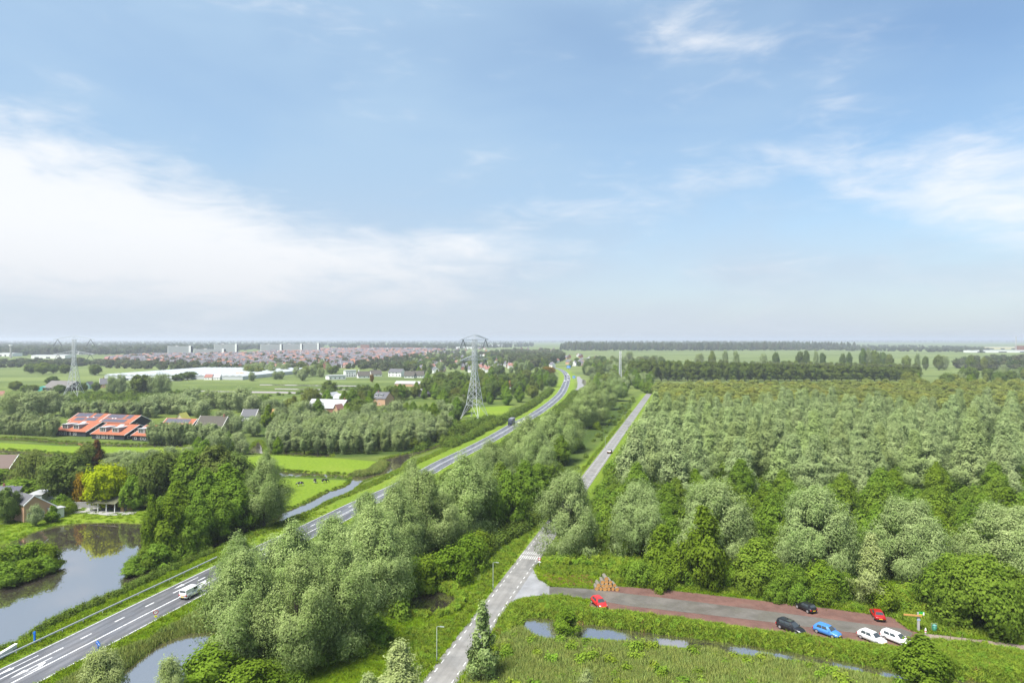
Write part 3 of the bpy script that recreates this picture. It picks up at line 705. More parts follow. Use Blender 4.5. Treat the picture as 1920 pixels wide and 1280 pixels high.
tuft('dry', lambda: blades(50, .9, .4, .12, leaf_mat('dry_seed_stalk', (.17, .10, .035), (.33, .22, .09), trans=.2, objvar=.4, up=.5), .35, 8))
tuft('grass', lambda: blades(34, .34, .28, .07, L_GRASS, .6, 5))
tuft('bramble', lambda: bushlet(620, 1.3, 1.3, .32, .24, L_BRAM, 6))
tuft('nettle', lambda: bushlet(520, .9, 1.2, .28, .17, L_WEED, 9))
tuft('fartree', lambda: crown('leaves', L_FAR, 77, 13, 5.2, .3, 24, 900, 2.3, 1.5, shape='round', clump=.36)[0])
tuft('farpop', lambda: crown('leaves', L_FAR, 78, 15, 4.0, .3, 24, 900, 2.2, 1.4, shape='egg', clump=.40)[0])
tuft('under', lambda: bushlet(700, 2.2, 3.0, .60, .42, L_ALD, 12))
# ================================================================== trees one by one
def ttop(py_base, py_top): return HC * (1 - (py_top - HY) / (py_base - HY))
# --- willow thicket between the two roads, front to back
WB = 'willows between the main road and the narrow road'
for px, py, top, w_ in [(455,1240,1040,150),(560,1252,1050,150),(640,1225,1025,140),(545,1172,990,135),(450,1152,1010,105),(700,1140,958,150),(620,1132,972,120),
    (740,1062,915,110),(800,1045,885,115),(872,1012,860,125),(772,1005,868,80),(690,1045,925,88),
    (920,932,832,95),(990,882,786,88),(1030,866,776,80),(1060,846,774,66),(900,955,852,76),(1008,898,808,70)]:
    tree('wil', px, py, ttop(py, top), w_ * 1.05, label='silver-green willow in the thicket between the two roads', group=WB)
WC = 'willows beside the canal bend'
for px, py, top, w_ in [(1095,803,737,55),(1112,785,720,50),(1135,768,716,46),(1082,800,745,45),(1120,796,735,44),(1155,752,708,38),(1106,770,714,40),(1150,740,700,34)]:
    tree('wil', px, py, ttop(py, top), w_, label='silver-green willow in the clump between canal bend and narrow road', group=WC)
GA = 'green alders behind the willow thicket'
for px, py, top, w_ in [(950,990,884,66),(985,955,865,62),(918,1004,905,58),(1008,935,868,52),(965,975,893,52),(1030,902,850,46),(938,962,868,58),(1052,872,818,42),(1068,848,800,38)]:
    tree('ald', px, py, ttop(py, top), w_, label='dark green alder behind the willow thicket, beside the narrow road', group=GA)
for px, py, h in [(845,1090,6),(880,1068,6.5),(800,1098,5),(900,1040,5),(1015,925,4),(1045,890,4),(1085,840,4),(1120,805,3.5),(780,1100,5)]:
    tree('shrubl', px, py, h, label='leafy green shrub on the grass strip left of the narrow road', group='shrubs left of the narrow road', cat='shrub')
# --- single trees of the foreground
tree('wilb', 1068, 1040, ttop(1040, 886), 122, label='lone silver willow whose crown hides a stretch of the narrow road')
tree('wilb', 1200, 1052, ttop(1052, 905), 112, label='silver willow behind the log pile, second from the narrow road')
tree('wilb', 1335, 1062, ttop(1062, 903), 158, label='broad silver willow half hidden by a fresh green alder in front')
tree('wilb', 1525, 1082, ttop(1082, 915), 160, label='tallest domed silver willow, standing behind the black cars')
tree('wilb', 1702, 1088, ttop(1088, 936), 150, label='round silver willow with spreading dome behind the red car at the gate')
tree('wilb', 1885, 1096, ttop(1096, 948), 170, label='silver willow cut by the right edge of the picture')
tree('wilp', 1634, 1136, ttop(1136, 1002), 74, label='slim pale willow growing in front of two domed silver willows', name='pale_willow')
tree('lime', 1318, 1100, ttop(1100, 952), 92, label='fresh green pointed alder in front of the broad silver willow')
tree('lime', 1240, 1080, ttop(1080, 985), 70, label='fresh green alder between the log pile and the broad willow')
tree('ald', 1418, 1102, ttop(1102, 1010), 95, label='dark green alder between two domed silver willows')
tree('aldb', 1832, 1168, ttop(1168, 1043), 205, label='wide dark green bush-like tree beside the footpath')
tree('ald', 1780, 1150, ttop(1150, 1040), 110, label='dark green alder left of the wide bush-like tree')
tree('ald', 1930, 1175, ttop(1175, 1080), 130, label='dark green tree at the right edge above the footpath')
tree('spar', 905, 1282, ttop(1282, 1126), 84, label='thin silvery poplar in front of the narrow road, road showing through', name='white_poplar')
tree('wilp', 750, 1325, ttop(1325, 1203), 110, label='pale feathery willow at the bottom edge beside the street lamp')
tree('wilp', 690, 1345, ttop(1345, 1262), 70, label='small pale willow tip at the bottom edge of the picture')
tree('wils', 190, 1318, ttop(1318, 1226), 92, label='silver-green willow shrub at the bottom below the blue sign', name='willow_shrub')
tree('wils', 318, 1325, ttop(1325, 1240), 60, label='pale willow sprig in the ditch at the bottom edge', name='willow_shrub')
tree('shrubl', 395, 1275, 4.2, 120, label='dark glossy bush on the ditch bank under the willow thicket', cat='shrub')
tree('shrubl', 470, 1290, 3.2, 110, label='low leafy bush under the front of the willow thicket', cat='shrub')
tree('lime', 1732, 1302, ttop(1302, 1190), 110, label='bright green young tree hiding the nose of the white car')
tree('lime', 1060, 1192, ttop(1192, 1138), 50, label='small green tree standing in the parking ditch')
tree('wilp', 1100, 1335, ttop(1335, 1255), 50, label='pale willow tip in the reeds at the bottom edge')
tree('wil', 495, 985, ttop(985, 866), 92, label='big grey-green willow beside the cow pasture')
tree('wil', 500, 925, ttop(925, 850), 50, label='slim grey-green willow on the meadow edge behind the big one')
dperp = np.array([dlr[1], -dlr[0]])
def hides_lane(q, h, w_):
    """the avenue beside the lane is kept open: no crown stands between the camera and the lane's far end"""
    D = q[1]; px = 960 + q[0] * FPX / D; wp = w_ * FPX / D
    def lane_px(z): y = max(HY + (HC - z) * FPX / D, 742); return np.interp(y, [742, 847, 1003, 1126], [1214, 1140, 1026, 936]) + 2.6 * FPX / (FPX * HC / (y - HY))
    return px < lane_px(h * .95) + .06 * wp or px - .34 * wp < lane_px(h * .5) or px - .45 * wp < lane_px(h * .15)
# --- alder belt between the domed willows and the plantation
k = 0
for row, (y0, n, dy) in enumerate([(1058, 11, 8), (1028, 13, 9), (998, 13, 10), (968, 11, 12), (940, 9, 12)]):
    for i in range(n):
        px = 1165 + row * 8 + i * (1960 - 1165 - row * 8) / (n - 1) + RND.uniform(-16, 16); py = y0 + RND.uniform(-dy, dy) + (px - 1500) * .03
        if px > 1960 or hides_lane(P(px, py), 10, 7): continue
        tree(RND.choice(['ald', 'ald', 'lime']), px, py, RND.uniform(7.5, 13), label='mid green alder in the belt between domed willows and silver plantation', group='alders in front of the silver plantation')
for i in range(26):
    px = RND.uniform(1130, 1960); py = 1090 + (px - 1160) * .085 + RND.uniform(-12, 14)
    tree(RND.choice(['shrub', 'shrub', 'shrubl']), px, py, RND.uniform(3.0, 5.5), label='leafy shrub on the wood edge above the car park', group='shrubs on the wood edge', cat='shrub')
for px, py, h in [(1150,935,4),(1170,945,5),(1140,965,4),(1160,985,4.5),(1190,960,5),(1125,990,3.5),(1175,1000,4.5),(1145,1010,4)]:
    tree('shrub', px, py, h, label='leafy shrub right of the narrow road behind the lone willow', group='shrubs right of the narrow road', cat='shrub')
# --- silver plantation on a grid aligned with the lane
for yel, ds_, dt_ in ((False, 15.5, 12.4), (True, 14.5, 13.0)):
    for i in range(45):
        for j in range(48):
            s_ = 72 + i * ds_ + RND.uniform(-1.8, 1.8); t_ = 10.5 + j * dt_ + RND.uniform(-1.8, 1.8) + (dt_ / 2 if i % 2 else 0)
            q = a_ + dlr * s_ + dperp * t_
            if abs(q[0]) > q[1] * .775 or q[1] > 548 + .12 * q[0] or q[1] < 203 + 6 * math.sin(q[0] * .11): continue
            if yel != (q[1] > 385 + 12 * math.sin(q[0] * .05)): continue
            hh = RND.uniform(14, 21) if not yel else RND.uniform(12.5, 16); ww = RND.uniform(10, 13) if not yel else RND.uniform(12.5, 15.5)
            if hides_lane(q, hh, ww): continue
            if not yel: tree('plant', 0, 0, hh, wm_=ww, xy=(q[0], q[1]), label='silver-leaved willow in the dense plantation right of the narrow road', group='silver plantation willows')
            else: tree('planty', 0, 0, hh, wm_=ww, xy=(q[0], q[1]), label='olive green poplar in the rear half of the plantation', group='olive poplars behind the silver willows')
# --- dark poplar row behind the plantation
for r_ in range(2):
    for i in range(44):
        px = 1190 + i * 12.2 + RND.uniform(-3, 3); py = 714 - r_ * 3.2 + RND.uniform(-.6, .6)
        if px > 1722: continue
        tree('pop', px, py, 23 - (px - 1190) * .008 + RND.uniform(-1.2, 1.2), wm_=RND.uniform(9, 11.5), label='dark green poplar in the tall straight row behind the plantation', group='poplar row')
for px, py, top in [(1335,695,660),(1312,695,664),(1360,694,658),(1380,694,660),(1432,692,664),(1455,692,662),(1500,691,660),(1512,692,658),(1530,691,660),(1542,691,662),(1580,690,664),(1592,690,662),(1618,692,655),(1628,692,655),(1640,692,658),(1655,690,662),
                    (1668,692,665),(1700,694,668),(1720,692,664),(1735,694,669),(1760,694,667),(1770,693,668),(1820,697,669),(1845,697,671),(1180,690,660),(1225,692,668),(1240,694,670)]:
    tree('oak' if RND.random() < .5 else 'grey', px, py, ttop(py, top), wm_=RND.uniform(9, 15), label='distant round tree on the pasture edge behind the poplar row', group='trees on the far pasture edge')
for i in range(58):
    px = RND.uniform(1690, 1960); py = RND.uniform(700, 745)
    if py > 722 + (1900 - px) * .09: continue
    tree(RND.choice(['oak', 'oak', 'lime', 'grey', 'planty']), px, py, RND.uniform(10, 16), label='round tree in the loose wood right of the poplar row', group='loose wood behind the plantation')
# --- pond side, left
AP = 'alders on the wooded pond bank'
for px, py, top, w_ in [(318,1045,938,62),(345,1038,960,58),(372,1024,930,66),(405,1010,915,72),(440,996,900,76),(385,990,880,80),(330,1000,905,66),(465,980,905,55),(425,965,868,78),(300,1015,930,48)]:
    tree(RND.choice(['ald', 'ald', 'lime']), px, py, ttop(py, top), w_, label='green alder on the wooded bank between pond and ditch', group=AP)
tree('lime', 286, 1050, ttop(1050, 930), 40, label='slender green tree at the waterline of the wooded pond bank')
for px, py, h, w_ in [(275,1060,3.5,50),(300,1058,4,60),(255,1066,2.4,40),(335,1047,3.6,50),(375,1032,3,44),(248,1072,1.6,44)]:
    tree('shrub', px, py, h, w_, label='leafy shrub overhanging the pond at the tip of the wooded bank', group='shrubs at the wooded bank tip', cat='shrub')
for px, py, top, w_ in [(300,950,852,80),(350,948,845,85),(400,942,842,84),(440,938,852,74),(322,925,850,70),(272,938,862,62),(375,918,840,64),(250,955,890,50)]:
    tree('ald' if RND.random() < .6 else 'oak', px, py, ttop(py, top), w_, label='dark green tree in the grove behind the wooded pond bank', group='grove behind the pond')
tree('yel', 197, 952, ttop(952, 873), 84, label='bright yellow-green maple in the garden by the pond')
tree('orng', 160, 948, ttop(948, 893), 40, label='small orange-tinged maple beside the yellow-green one')
tree('oak', 125, 938, ttop(938, 856), 96, label='spreading dark green tree left of the yellow-green maple')
tree('weep', 66, 910, ttop(910, 841), 100, label='yellowish weeping willow near the left edge')
tree('rust', 181, 875, ttop(875, 823), 34, label='rust-brown conifer on the canal bank below the orange roofed houses')
tree('oak', 165, 876, ttop(876, 834), 44, label='green tree right behind the rust-brown conifer')
tree('oak', 14, 980, ttop(980, 918), 44, label='dark green garden tree in front of the brick bungalow')
tree('grey', 67, 985, ttop(985, 948), 28, label='small silver-leaved tree on the lawn before the brick gable', name='silver_garden_tree')
tree('lime', 98, 978, ttop(978, 948), 26, label='slim light green sapling on the pond lawn')
for px, py, h, w_ in [(40,930,4.5,100),(90,925,5,60),(15,935,4,60),(115,952,3.2,40),(128,958,2.6,30),(0,905,4,60)]:
    tree('shrub', px, py, h, w_, label='olive garden bush around the bungalows at the left edge', group='garden bushes at the left edge', cat='shrub')
for px, py, h, w_ in [(-10,1075,4.5,90),(30,1066,4.6,70),(62,1060,4.4,60),(92,1058,3.8,50),(10,1090,3.4,70),(50,1078,3,60),(85,1068,2.6,44)]:
    tree(RND.choice(['shrubl', 'shrubl', 'shrub']), px, py, h, w_, label='bright green bush on the spit reaching into the pond', group='bushes on the pond spit', cat='shrub')
for px, py in [(235,868),(205,872),(260,880),(285,868),(320,872),(350,866),(215,885),(245,890)]:
    tree('grey', px, py, RND.uniform(4, 7), wm_=RND.uniform(6, 9), label='grey willow bush on the canal bank behind the grove', group='grey bushes on the canal bank', cat='shrub')
for px, py, h in [(395,862,9),(372,856,8),(410,858,11),(430,852,7),(448,846,8),(385,872,10),(455,852,6),(428,838,7)]:
    tree(RND.choice(['grey', 'ald']), px, py, h, label='grey-green tree where the canal meets the meadow ditch', group='trees at the canal corner')
# --- osier rows
OS = 'osier rows round the orange roofed houses'
for i in range(17): tree('osier', -10 + i * 7.0, 813 + i * .35, RND.uniform(8.5, 10.5), wm_=RND.uniform(4.4, 5.6), label='silver osier in the clipped row left of the orange roofed houses', group='osier row left of the houses')
for i in range(19): tree('osier', 283 + i * 7.0, 832 + RND.uniform(-1, 1), RND.uniform(7.6, 9.4), wm_=RND.uniform(4.2, 5.4), label='silver osier in the clipped row right of the orange roofed houses', group='osier row right of the houses')
for i in range(28): tree('osier', 122 + i * 6.2, 783 + RND.uniform(-1.5, 1.5), RND.uniform(7.5, 10), wm_=RND.uniform(5, 6.4), label='silver osier in the row behind the orange roofed houses', group='osier row behind the houses')
poly = PP([(498,845),(560,850),(640,853),(700,852),(770,843),(838,824),(850,812),(800,803),(700,800),(600,798),(520,804)])
xs = np.arange(-130, 0, 5.4); cnt = 0
for yy in np.arange(280, 385, 6.4):
    for xx in xs:
        x_, y_ = xx + RND.uniform(-.8, .8) + (2.7 if int(yy) % 2 else 0), yy + RND.uniform(-.6, .6)
        if inpoly(np.array([x_]), np.array([y_]), poly)[0] and cnt < 185:
            tree('osier', 0, 0, RND.uniform(7.8, 10), wm_=RND.uniform(4.6, 5.8), xy=(x_, y_), label='silver osier in the willow block behind the meadow', group='osier block behind the meadow'); cnt += 1
tree('lime', 521, 851, 7, 22, label='yellow-green sapling at the left corner of the osier block')
# --- mid distance, left
GW = 'grey willows in the polder'
for px, py, top, w_ in [(28,782,738,60),(62,782,735,55),(95,780,734,50),(120,778,742,40),(280,776,742,44),(305,774,738,44),(330,776,740,46),(355,778,746,44),(378,782,752,40),(395,765,732,44),(425,768,735,44),(455,772,728,46),(475,776,742,40),(360,760,728,40),(420,800,770,38),(445,812,780,36),(475,818,782,34)]:
    tree('grey', px, py, ttop(py, top), w_, label='grey willow in the loose groves around the orange roofed houses', group=GW)
for px, py, top, w_, kk in [(210,740,707,24,'grey'),(228,741,703,22,'grey'),(258,740,702,20,'pop'),(270,739,703,18,'pop'),(283,739,706,18,'grey'),(304,740,702,34,'grey')]:
    tree(kk, px, py, ttop(py, top), w_, label='tall pasture tree beside the far pylon', group='pasture trees by the far pylon')
for px, py, top, w_ in [(58,700,682,24),(80,702,680,26),(100,700,683,20),(122,700,684,22),(178,703,684,22),(30,732,715,24),(100,724,706,24),(48,738,722,20),(62,736,722,22),(112,738,722,22),(155,735,718,18),(180,733,717,16),(352,712,697,20),(340,713,700,18),(330,714,702,16),(362,711,697,18)]:
    tree('oak', px, py, ttop(py, top), w_, label='dark round tree among the farm buildings of the left pasture', group='farmyard trees on the left')
# residential wood round the pylon and along the main road: region scatter of single trees
def grove(polypx, n, kinds, hmin, hmax, label, group, wm2=None, mind=5.0):
    pg = PP(polypx); got = []; g = np.random.default_rng(int(abs(polypx[0][0]) * 13 + n))
    for q in rand_in(pg, n * 5, g):
        if len(got) >= n: break
        if onroad(np.array([q[0]]), np.array([q[1]]), 4)[0] or onwater(np.array([q[0]]), np.array([q[1]]), 2)[0]: continue
        if any((q[0]-a)**2 + (q[1]-b)**2 < mind**2 for a, b in got): continue
        if any(x0 < q[0] < x1 and y0 < q[1] < y1 for x0, x1, y0, y1 in KEEP): continue
        got.append((q[0], q[1])); tree(g.choice(kinds), 0, 0, g.uniform(hmin, hmax), xy=(q[0], q[1]), label=label, group=group)
KEEP = []
def keep(px, py, wpx, dpy0=3, dpy1=6):
    x0, y0 = P(px - wpx/2, py + dpy1); x1, y1 = P(px + wpx/2, py - dpy0); KEEP.append((min(x0, x1), max(x0, x1), min(y0, y1), max(y0, y1)))
for q in [(600,770,60,3,12),(612,757,40,2,8),(712,752,40,2,10),(888,786,44,6,8),(750,707,160,3,4),(840,757,30,3,6),(965,724,30,3,6),(240,824,260,25,3),(385,806,60,6,6),(520,787,26,4,6),(470,782,30,3,8)]: keep(*q)
grove([(500,800),(560,800),(860,802),(900,790),(870,770),(760,775),(620,785),(540,770),(500,780)], 42, ['oak', 'ald', 'grey', 'grey', 'lime'], 7, 12, 'mixed tree behind the osier block', 'trees behind the osier block')
grove([(540,765),(600,745),(700,745),(800,735),(870,745),(860,765),(760,765),(640,780)], 34, ['oak', 'ald', 'weep', 'oak', 'lime'], 8, 14, 'broadleaf tree around the grey roofed farm', 'farm trees left of the near pylon')
grove([(800,720),(960,715),(1030,705),(1040,725),(1000,752),(960,764),(900,760),(800,745)], 105, ['oak', 'oak', 'ald', 'lime', 'pop'], 9, 15, 'broadleaf tree in the gardens behind the near pylon', 'garden trees behind the near pylon')
grove([(460,695),(620,690),(640,700),(560,716),(470,716)], 40, ['oak', 'grey', 'grey'], 9, 14, 'tree in the belt between greenhouse and white villas', 'tree belt beside the greenhouse')
grove([(780,672),(1000,668),(1040,690),(1000,706),(800,712),(760,700)], 175, ['oak', 'oak', 'pop', 'grey', 'ald'], 9, 15, 'distant garden tree between the villas and the main road bend', 'garden trees of the far village')
grove([(1085,690),(1190,684),(1230,700),(1200,722),(1120,730),(1100,705)], 95, ['oak', 'grey', 'oak', 'ald'], 9, 15, 'distant tree between canal bend and lattice mast', 'trees round the lattice mast')
grove([(1060,690),(1100,676),(1240,676),(1240,688),(1150,694)], 85, ['oak', 'grey', 'oak'], 8, 14, 'far tree on the pasture edge left of the poplar row', 'far trees left of the poplar row')
grove([(1105,738),(1150,713),(1215,706),(1228,722),(1196,736),(1150,748)], 30, ['oak', 'ald', 'grey', 'ald'], 9, 15, 'tree between the canal and the far end of the narrow road', 'trees at the far end of the narrow road')
for px, py in ((1212,737),(1222,738),(1232,739),(1219,733),(1205,733)): tree('ald', px, py, RND.uniform(9, 12), label='dark tree closing the far end of the narrow road', group='trees closing the narrow road')
tree('orng', 1028, 704, 11, 26, label='orange-brown tree at the bend of the main road')
tree('orng', 697, 716, 8, 8, label='small orange tree in front of the white villas')
# --- far woods: masses that nobody could count
def farpts(polypx, n, seed):
    g = np.random.default_rng(seed); a = np.array(polypx, float); out = []
    while len(out) < n:      # even over the picture rows so that depth is covered
        q = a.min(0) + (a.max(0) - a.min(0)) * g.random((n, 2)); q = q[inpoly(q[:, 0], q[:, 1], polypx)]
        out += [P(u_, v_) for u_, v_ in q]
    out = np.array(out[:n]); return np.column_stack([out, np.zeros(len(out))])
def farwood(name, label, polypx, n, key, a_s, b_s, seed, hs=1.0): scatter(name, label, 'wood', farpts(polypx, n, seed), key, a_s, b_s, hs)
farwood('far_wood', 'grey-green wood reaching to the left horizon', [(-60,641),(1000,640.5),(1000,650),(820,656),(620,652),(400,658),(250,664),(-60,668)], 3600, 'fartree', 1.0, 1.5, 1, 1.0)
farwood('village_trees', 'trees among the roofs of the far town', [(200,690),(230,672),(480,663),(800,656),(900,660),(960,668),(760,700),(640,690),(450,696),(300,694)], 1500, 'fartree', .45, .85, 2, .85)
farwood('horizon_trees', 'thin dark tree lines along the horizon', [(-60,637.6),(1980,637.6),(1980,641.5),(-60,641.5)], 2600, 'fartree', 1.2, 1.9, 3, .9)
farwood('block_wood', 'long dark wood behind the bright pasture', [(1050,658),(1060,646),(1420,644),(1540,650),(1620,653.5),(1440,657.5)], 1900, 'farpop', 1.2, 1.7, 4, 1.2)
farwood('right_hedgerows', 'hedgerows and thickets on the far right polder', [(1440,656.5),(1700,659),(1860,661.5),(1850,652),(1700,648.5),(1500,649)], 560, 'fartree', .7, 1.3, 5, .7)
farwood('right_edge_wood', 'low wood at the right behind the pasture', [(1850,676),(1980,674),(1980,700),(1880,700),(1780,690)], 130, 'fartree', .9, 1.2, 6, 1.0)
farwood('left_hedgerows', 'hedges across the left pasture', [(-60,690),(250,686),(250,680),(-60,676)], 170, 'fartree', .6, 1.0, 7, .7)
farwood('canal_end_trees', 'garden trees at the end of the canal', [(1000,690),(1060,676),(1050,662),(960,662),(900,668)], 620, 'fartree', .8, 1.15, 8, 1.0)
# ================================================================== reeds, weeds, undergrowth (nobody could count these)
def spots(polypx, n, seed, road=.5, water=None, px_even=True):
    g = np.random.default_rng(seed); pg = PP(polypx) if isinstance(polypx[0], tuple) and polypx[0][1] > HY else polypx
    q = rand_in(pg, n, g); m = ~onroad(q[:, 0], q[:, 1], road)
    if water is not None: m &= ~onwater(q[:, 0], q[:, 1], water)
    q = q[m]; return np.column_stack([q, ground_z(q[:, 0], q[:, 1]) - .03])
BANK = [(945,1142),(985,1127),(1062,1121),(1107,1145),(1189,1152),(1326,1171),(1438,1188),(1525,1198),(1640,1214),(1722,1220),(1762,1203),(1840,1213),(1990,1236),(1990,1290),(1790,1265),(1644,1244),(1462,1212),(1294,1188),(1143,1168),(1031,1153),(985,1152),(970,1165),(950,1195),(930,1190)]
REEDP = [(945,1200),(972,1182),(1000,1204),(1038,1212),(1070,1208),(1110,1216),(1169,1216),(1205,1212),(1240,1226),(1303,1232),(1340,1228),(1395,1246),(1440,1240),(1500,1256),(1640,1280),(1700,1292),(1844,1312),(1990,1335),(1990,1400),(830,1400),(872,1300),(900,1250)]
scatter('reeds', 'tall yellow-green reeds filling the marsh below the parking ditch', 'reeds', spots(REEDP, 15000, 1, .8), 'reed', .6, .95)
scatter('bank_weeds', 'leafy weeds on the bank between car park and ditch', 'weeds', spots(BANK, 6500, 2, .5), 'weed', .55, 1.0)
scatter('bank_nettles', 'nettle clumps on the bank between car park and ditch', 'weeds', spots(BANK, 700, 3, 1.6), 'nettle', .4, .7)
scatter('marsh_shrubs', 'low bushes among the reeds below the car park', 'shrubs', spots(REEDP, 160, 4, 2.0), 'nettle', .7, 1.4)
SB = [(60,1320),(150,1268),(229,1226),(300,1190),(370,1153),(432,1122),(470,1118),(440,1176),(357,1180),(295,1200),(229,1249),(200,1275),(150,1310)]
scatter('ditch_reeds', 'green reeds on the bank between main road and ditch', 'reeds', spots(SB, 3600, 5, 1.6), 'reed', .45, .8)
scatter('ditch_weeds', 'tall grass on the bank between main road and ditch', 'grass', spots(SB, 2600, 6, .6), 'weed', .5, .8)
# low hedge along the pond, reeds along the stream: bands left of the main road
def band(s0, s1, t0, t1, n, seed):
    g = np.random.default_rng(seed); s_ = s0 + (s1 - s0) * g.random(n); t_ = t0 + (t1 - t0) * g.random(n)
    q = np.array([rl_at(a)[0] + rl_at(a)[1] * b for a, b in zip(s_, t_)]); return q
def zed(q): return np.column_stack([q, ground_z(q[:, 0], q[:, 1]) - .03])
q = band(s_of_y(104), s_of_y(152), -7.6, -6.0, 260, 7); scatter('low_hedge', 'low ragged olive hedge along the pond beside the main road', 'hedge', zed(q), 'bramble', .45, .8)
q = band(s_of_y(104), s_of_y(152), -6.2, -2.6, 2600, 8); scatter('verge_grass', 'tall grass between guard rail and pond hedge', 'grass', zed(q), 'grass', .8, 1.6)
q = band(s_of_y(150), s_of_y(300), -8.5, -5.0, 1500, 9); q = q[~onwater(q[:, 0], q[:, 1], .6)]; scatter('stream_reeds', 'reeds along the stream beside the main road', 'reeds', zed(q), 'weed', .45, .8)
q = band(s_of_y(300), s_of_y(640), -10, -5.5, 900, 10); scatter('far_verge_scrub', 'dark scrub along the ditch left of the main road', 'scrub', zed(q), 'bramble', .8, 1.6)
q = band(s_of_y(230), s_of_y(620), 13.5, 20, 900, 11); q = q[~onroad(q[:, 0], q[:, 1], 2)]; scatter('roadside_scrub', 'scrub between main road and willow thicket', 'scrub', zed(q), 'bramble', .8, 1.6)
# shore fringe of the other waters
def fringe(keys, n, off0, off1, seed):
    g = np.random.default_rng(seed); out = []
    for k in keys:
        a = np.array(WP[k] + [WP[k][0]]); L = np.linalg.norm(np.diff(a, axis=0), axis=1); cum = np.concatenate([[0], np.cumsum(L)])
        for s_ in g.random(n) * cum[-1]:
            i = min(np.searchsorted(cum, s_) - 1, len(L) - 1); i = max(i, 0); f = (s_ - cum[i]) / max(L[i], 1e-6); p_ = a[i] + (a[i+1] - a[i]) * f
            d = (a[i+1] - a[i]) / max(L[i], 1e-6); nrm_ = np.array([d[1], -d[0]]) * g.uniform(off0, off1); 
            for sg in (1, -1):
                q = p_ + nrm_ * sg
                if not inpoly(np.array([q[0]]), np.array([q[1]]), WP[k])[0]: out.append(q); break
    q = np.array(out); q = q[~onroad(q[:, 0], q[:, 1], 1.0) & ~onwater(q[:, 0], q[:, 1], .0)]; return zed(q)
fr = fringe(['meadow_ditch', 'willow_pond', 'long_canal', 'house_ditch', 'pylon_pond', 'pylon_ditch'], 420, .1, 1.2, 12)
scatter('shore_reeds', 'reeds fringing the meadow ditches', 'reeds', fr, 'weed', .5, .85)
fr = fringe(['pond'], 2200, .1, 1.0, 13); m = ~((fr[:, 1] > 160) & (fr[:, 1] < 192) & (fr[:, 0] < -98)); scatter('pond_reeds', 'reeds and tall grass along the pond and stream banks', 'reeds', fr[m], 'weed', .3, .6)
fr = fringe(['dark_pond', 'wood_pool'], 420, .1, 2.0, 14); scatter('pool_scrub', 'overhanging scrub round the dark pool', 'scrub', fr, 'nettle', .4, .8)
scatter('meadow_rushes', 'dark rushes at the right end of the upper meadow', 'rushes', spots([(690,884),(715,866),(730,868),(716,882),(690,892),(650,890)], 700, 15, .5, .1), 'reed', .6, .9)
# brambles and undergrowth
scatter('bramble_patch', 'dark bramble thicket between willow thicket and narrow road', 'brambles', spots([(850,1075),(905,1010),(930,985),(1000,950),(1030,945),(1000,985),(960,1010),(920,1030),(880,1080)], 420, 16, 1.5), 'bramble', .8, 1.5)
scatter('tall_grass', 'tall lush grass on the strip left of the narrow road', 'grass', spots([(690,1300),(770,1180),(860,1160),(930,1040),(1010,985),(1100,870),(1180,770),(1195,770),(1110,880),(1010,1005),(930,1110),(850,1230),(810,1310)], 6500, 17, .9), 'weed', .35, .8)
scatter('thicket_undergrowth', 'shaded undergrowth under the willow thicket', 'undergrowth', spots([(400,1190),(560,1110),(700,1030),(860,930),(960,870),(1040,830),(1040,890),(960,980),(880,1050),(780,1110),(750,1190),(600,1290),(400,1290)], 620, 18, 3.5, .3), 'under', .45, .9)
WOODE = [(1005,1060),(1060,1044),(1110,1036),(1160,1050),(1440,1080),(1700,1110),(1960,1130),(1960,1205),(1840,1194),(1760,1184),(1730,1180),(1690,1160),(1620,1145),(1440,1122),(1240,1100),(1165,1094),(1110,1076),(1040,1078)]
scatter('wood_edge_weeds', 'bright weeds along the wood edge above the car park', 'weeds', spots(WOODE, 7500, 19, .5), 'weed', .4, 1.0)
scatter('wood_edge_nettles', 'nettles and brambles along the wood edge above the car park', 'weeds', spots([(1010,1060),(1060,1044),(1110,1036),(1160,1050),(1440,1080),(1700,1110),(1960,1130),(1960,1170),(1760,1165),(1620,1128),(1440,1106),(1240,1086),(1165,1080),(1110,1064)], 1500, 20, 1.2), 'nettle', .6, 1.2)
scatter('wood_undergrowth', 'dark undergrowth below the alders and plantation', 'undergrowth', spots([(1120,925),(1140,880),(1960,880),(1960,1130),(1560,1085),(1180,1050),(1100,1010)], 1150, 21, 2.0, .5), 'under', .6, 1.25)
scatter('lane_scrub', 'scrub between narrow road and plantation', 'scrub', spots([(1110,965),(1140,905),(1205,795),(1230,747),(1245,750),(1190,860),(1160,940),(1120,1010),(1095,1000)], 380, 22, 2.5), 'bramble', .9, 1.8)
scatter('bank_scrub', 'scrub under the alders of the wooded pond bank', 'undergrowth', spots([(270,1040),(300,960),(420,925),(510,910),(525,955),(450,990),(350,1035),(290,1062)], 260, 23, 2.0, .2), 'under', .5, .9)
scatter('pylon_scrub', 'scrub in the wet ground round the near pylon', 'scrub', spots([(740,800),(800,795),(960,785),(930,800),(890,812),(850,826),(780,845)], 300, 24, 2.0, .3), 'bramble', 1.0, 2.2)
scatter('polder_scrub', 'rough scrub in the marsh below the far pylon', 'scrub', spots([(130,760),(160,742),(420,745),(500,752),(480,768),(260,768)], 520, 25, 2.0), 'bramble', 1.0, 2.4)
# short grass relief over the near lawns and verges
g = np.random.default_rng(26); u_ = g.random((60000, 2)); u_[:, 0] = -20 + 1960 * u_[:, 0]; u_[:, 1] = 945 + 380 * u_[:, 1] ** .8
q = np.array([P(a, b) for a, b in u_]); m = ~onroad(q[:, 0], q[:, 1], .15) & ~onwater(q[:, 0], q[:, 1], .2); q = q[m]
scatter('grass', 'short green grass of the near verges and lawns', 'grass', zed(q), 'grass', .7, 1.3)

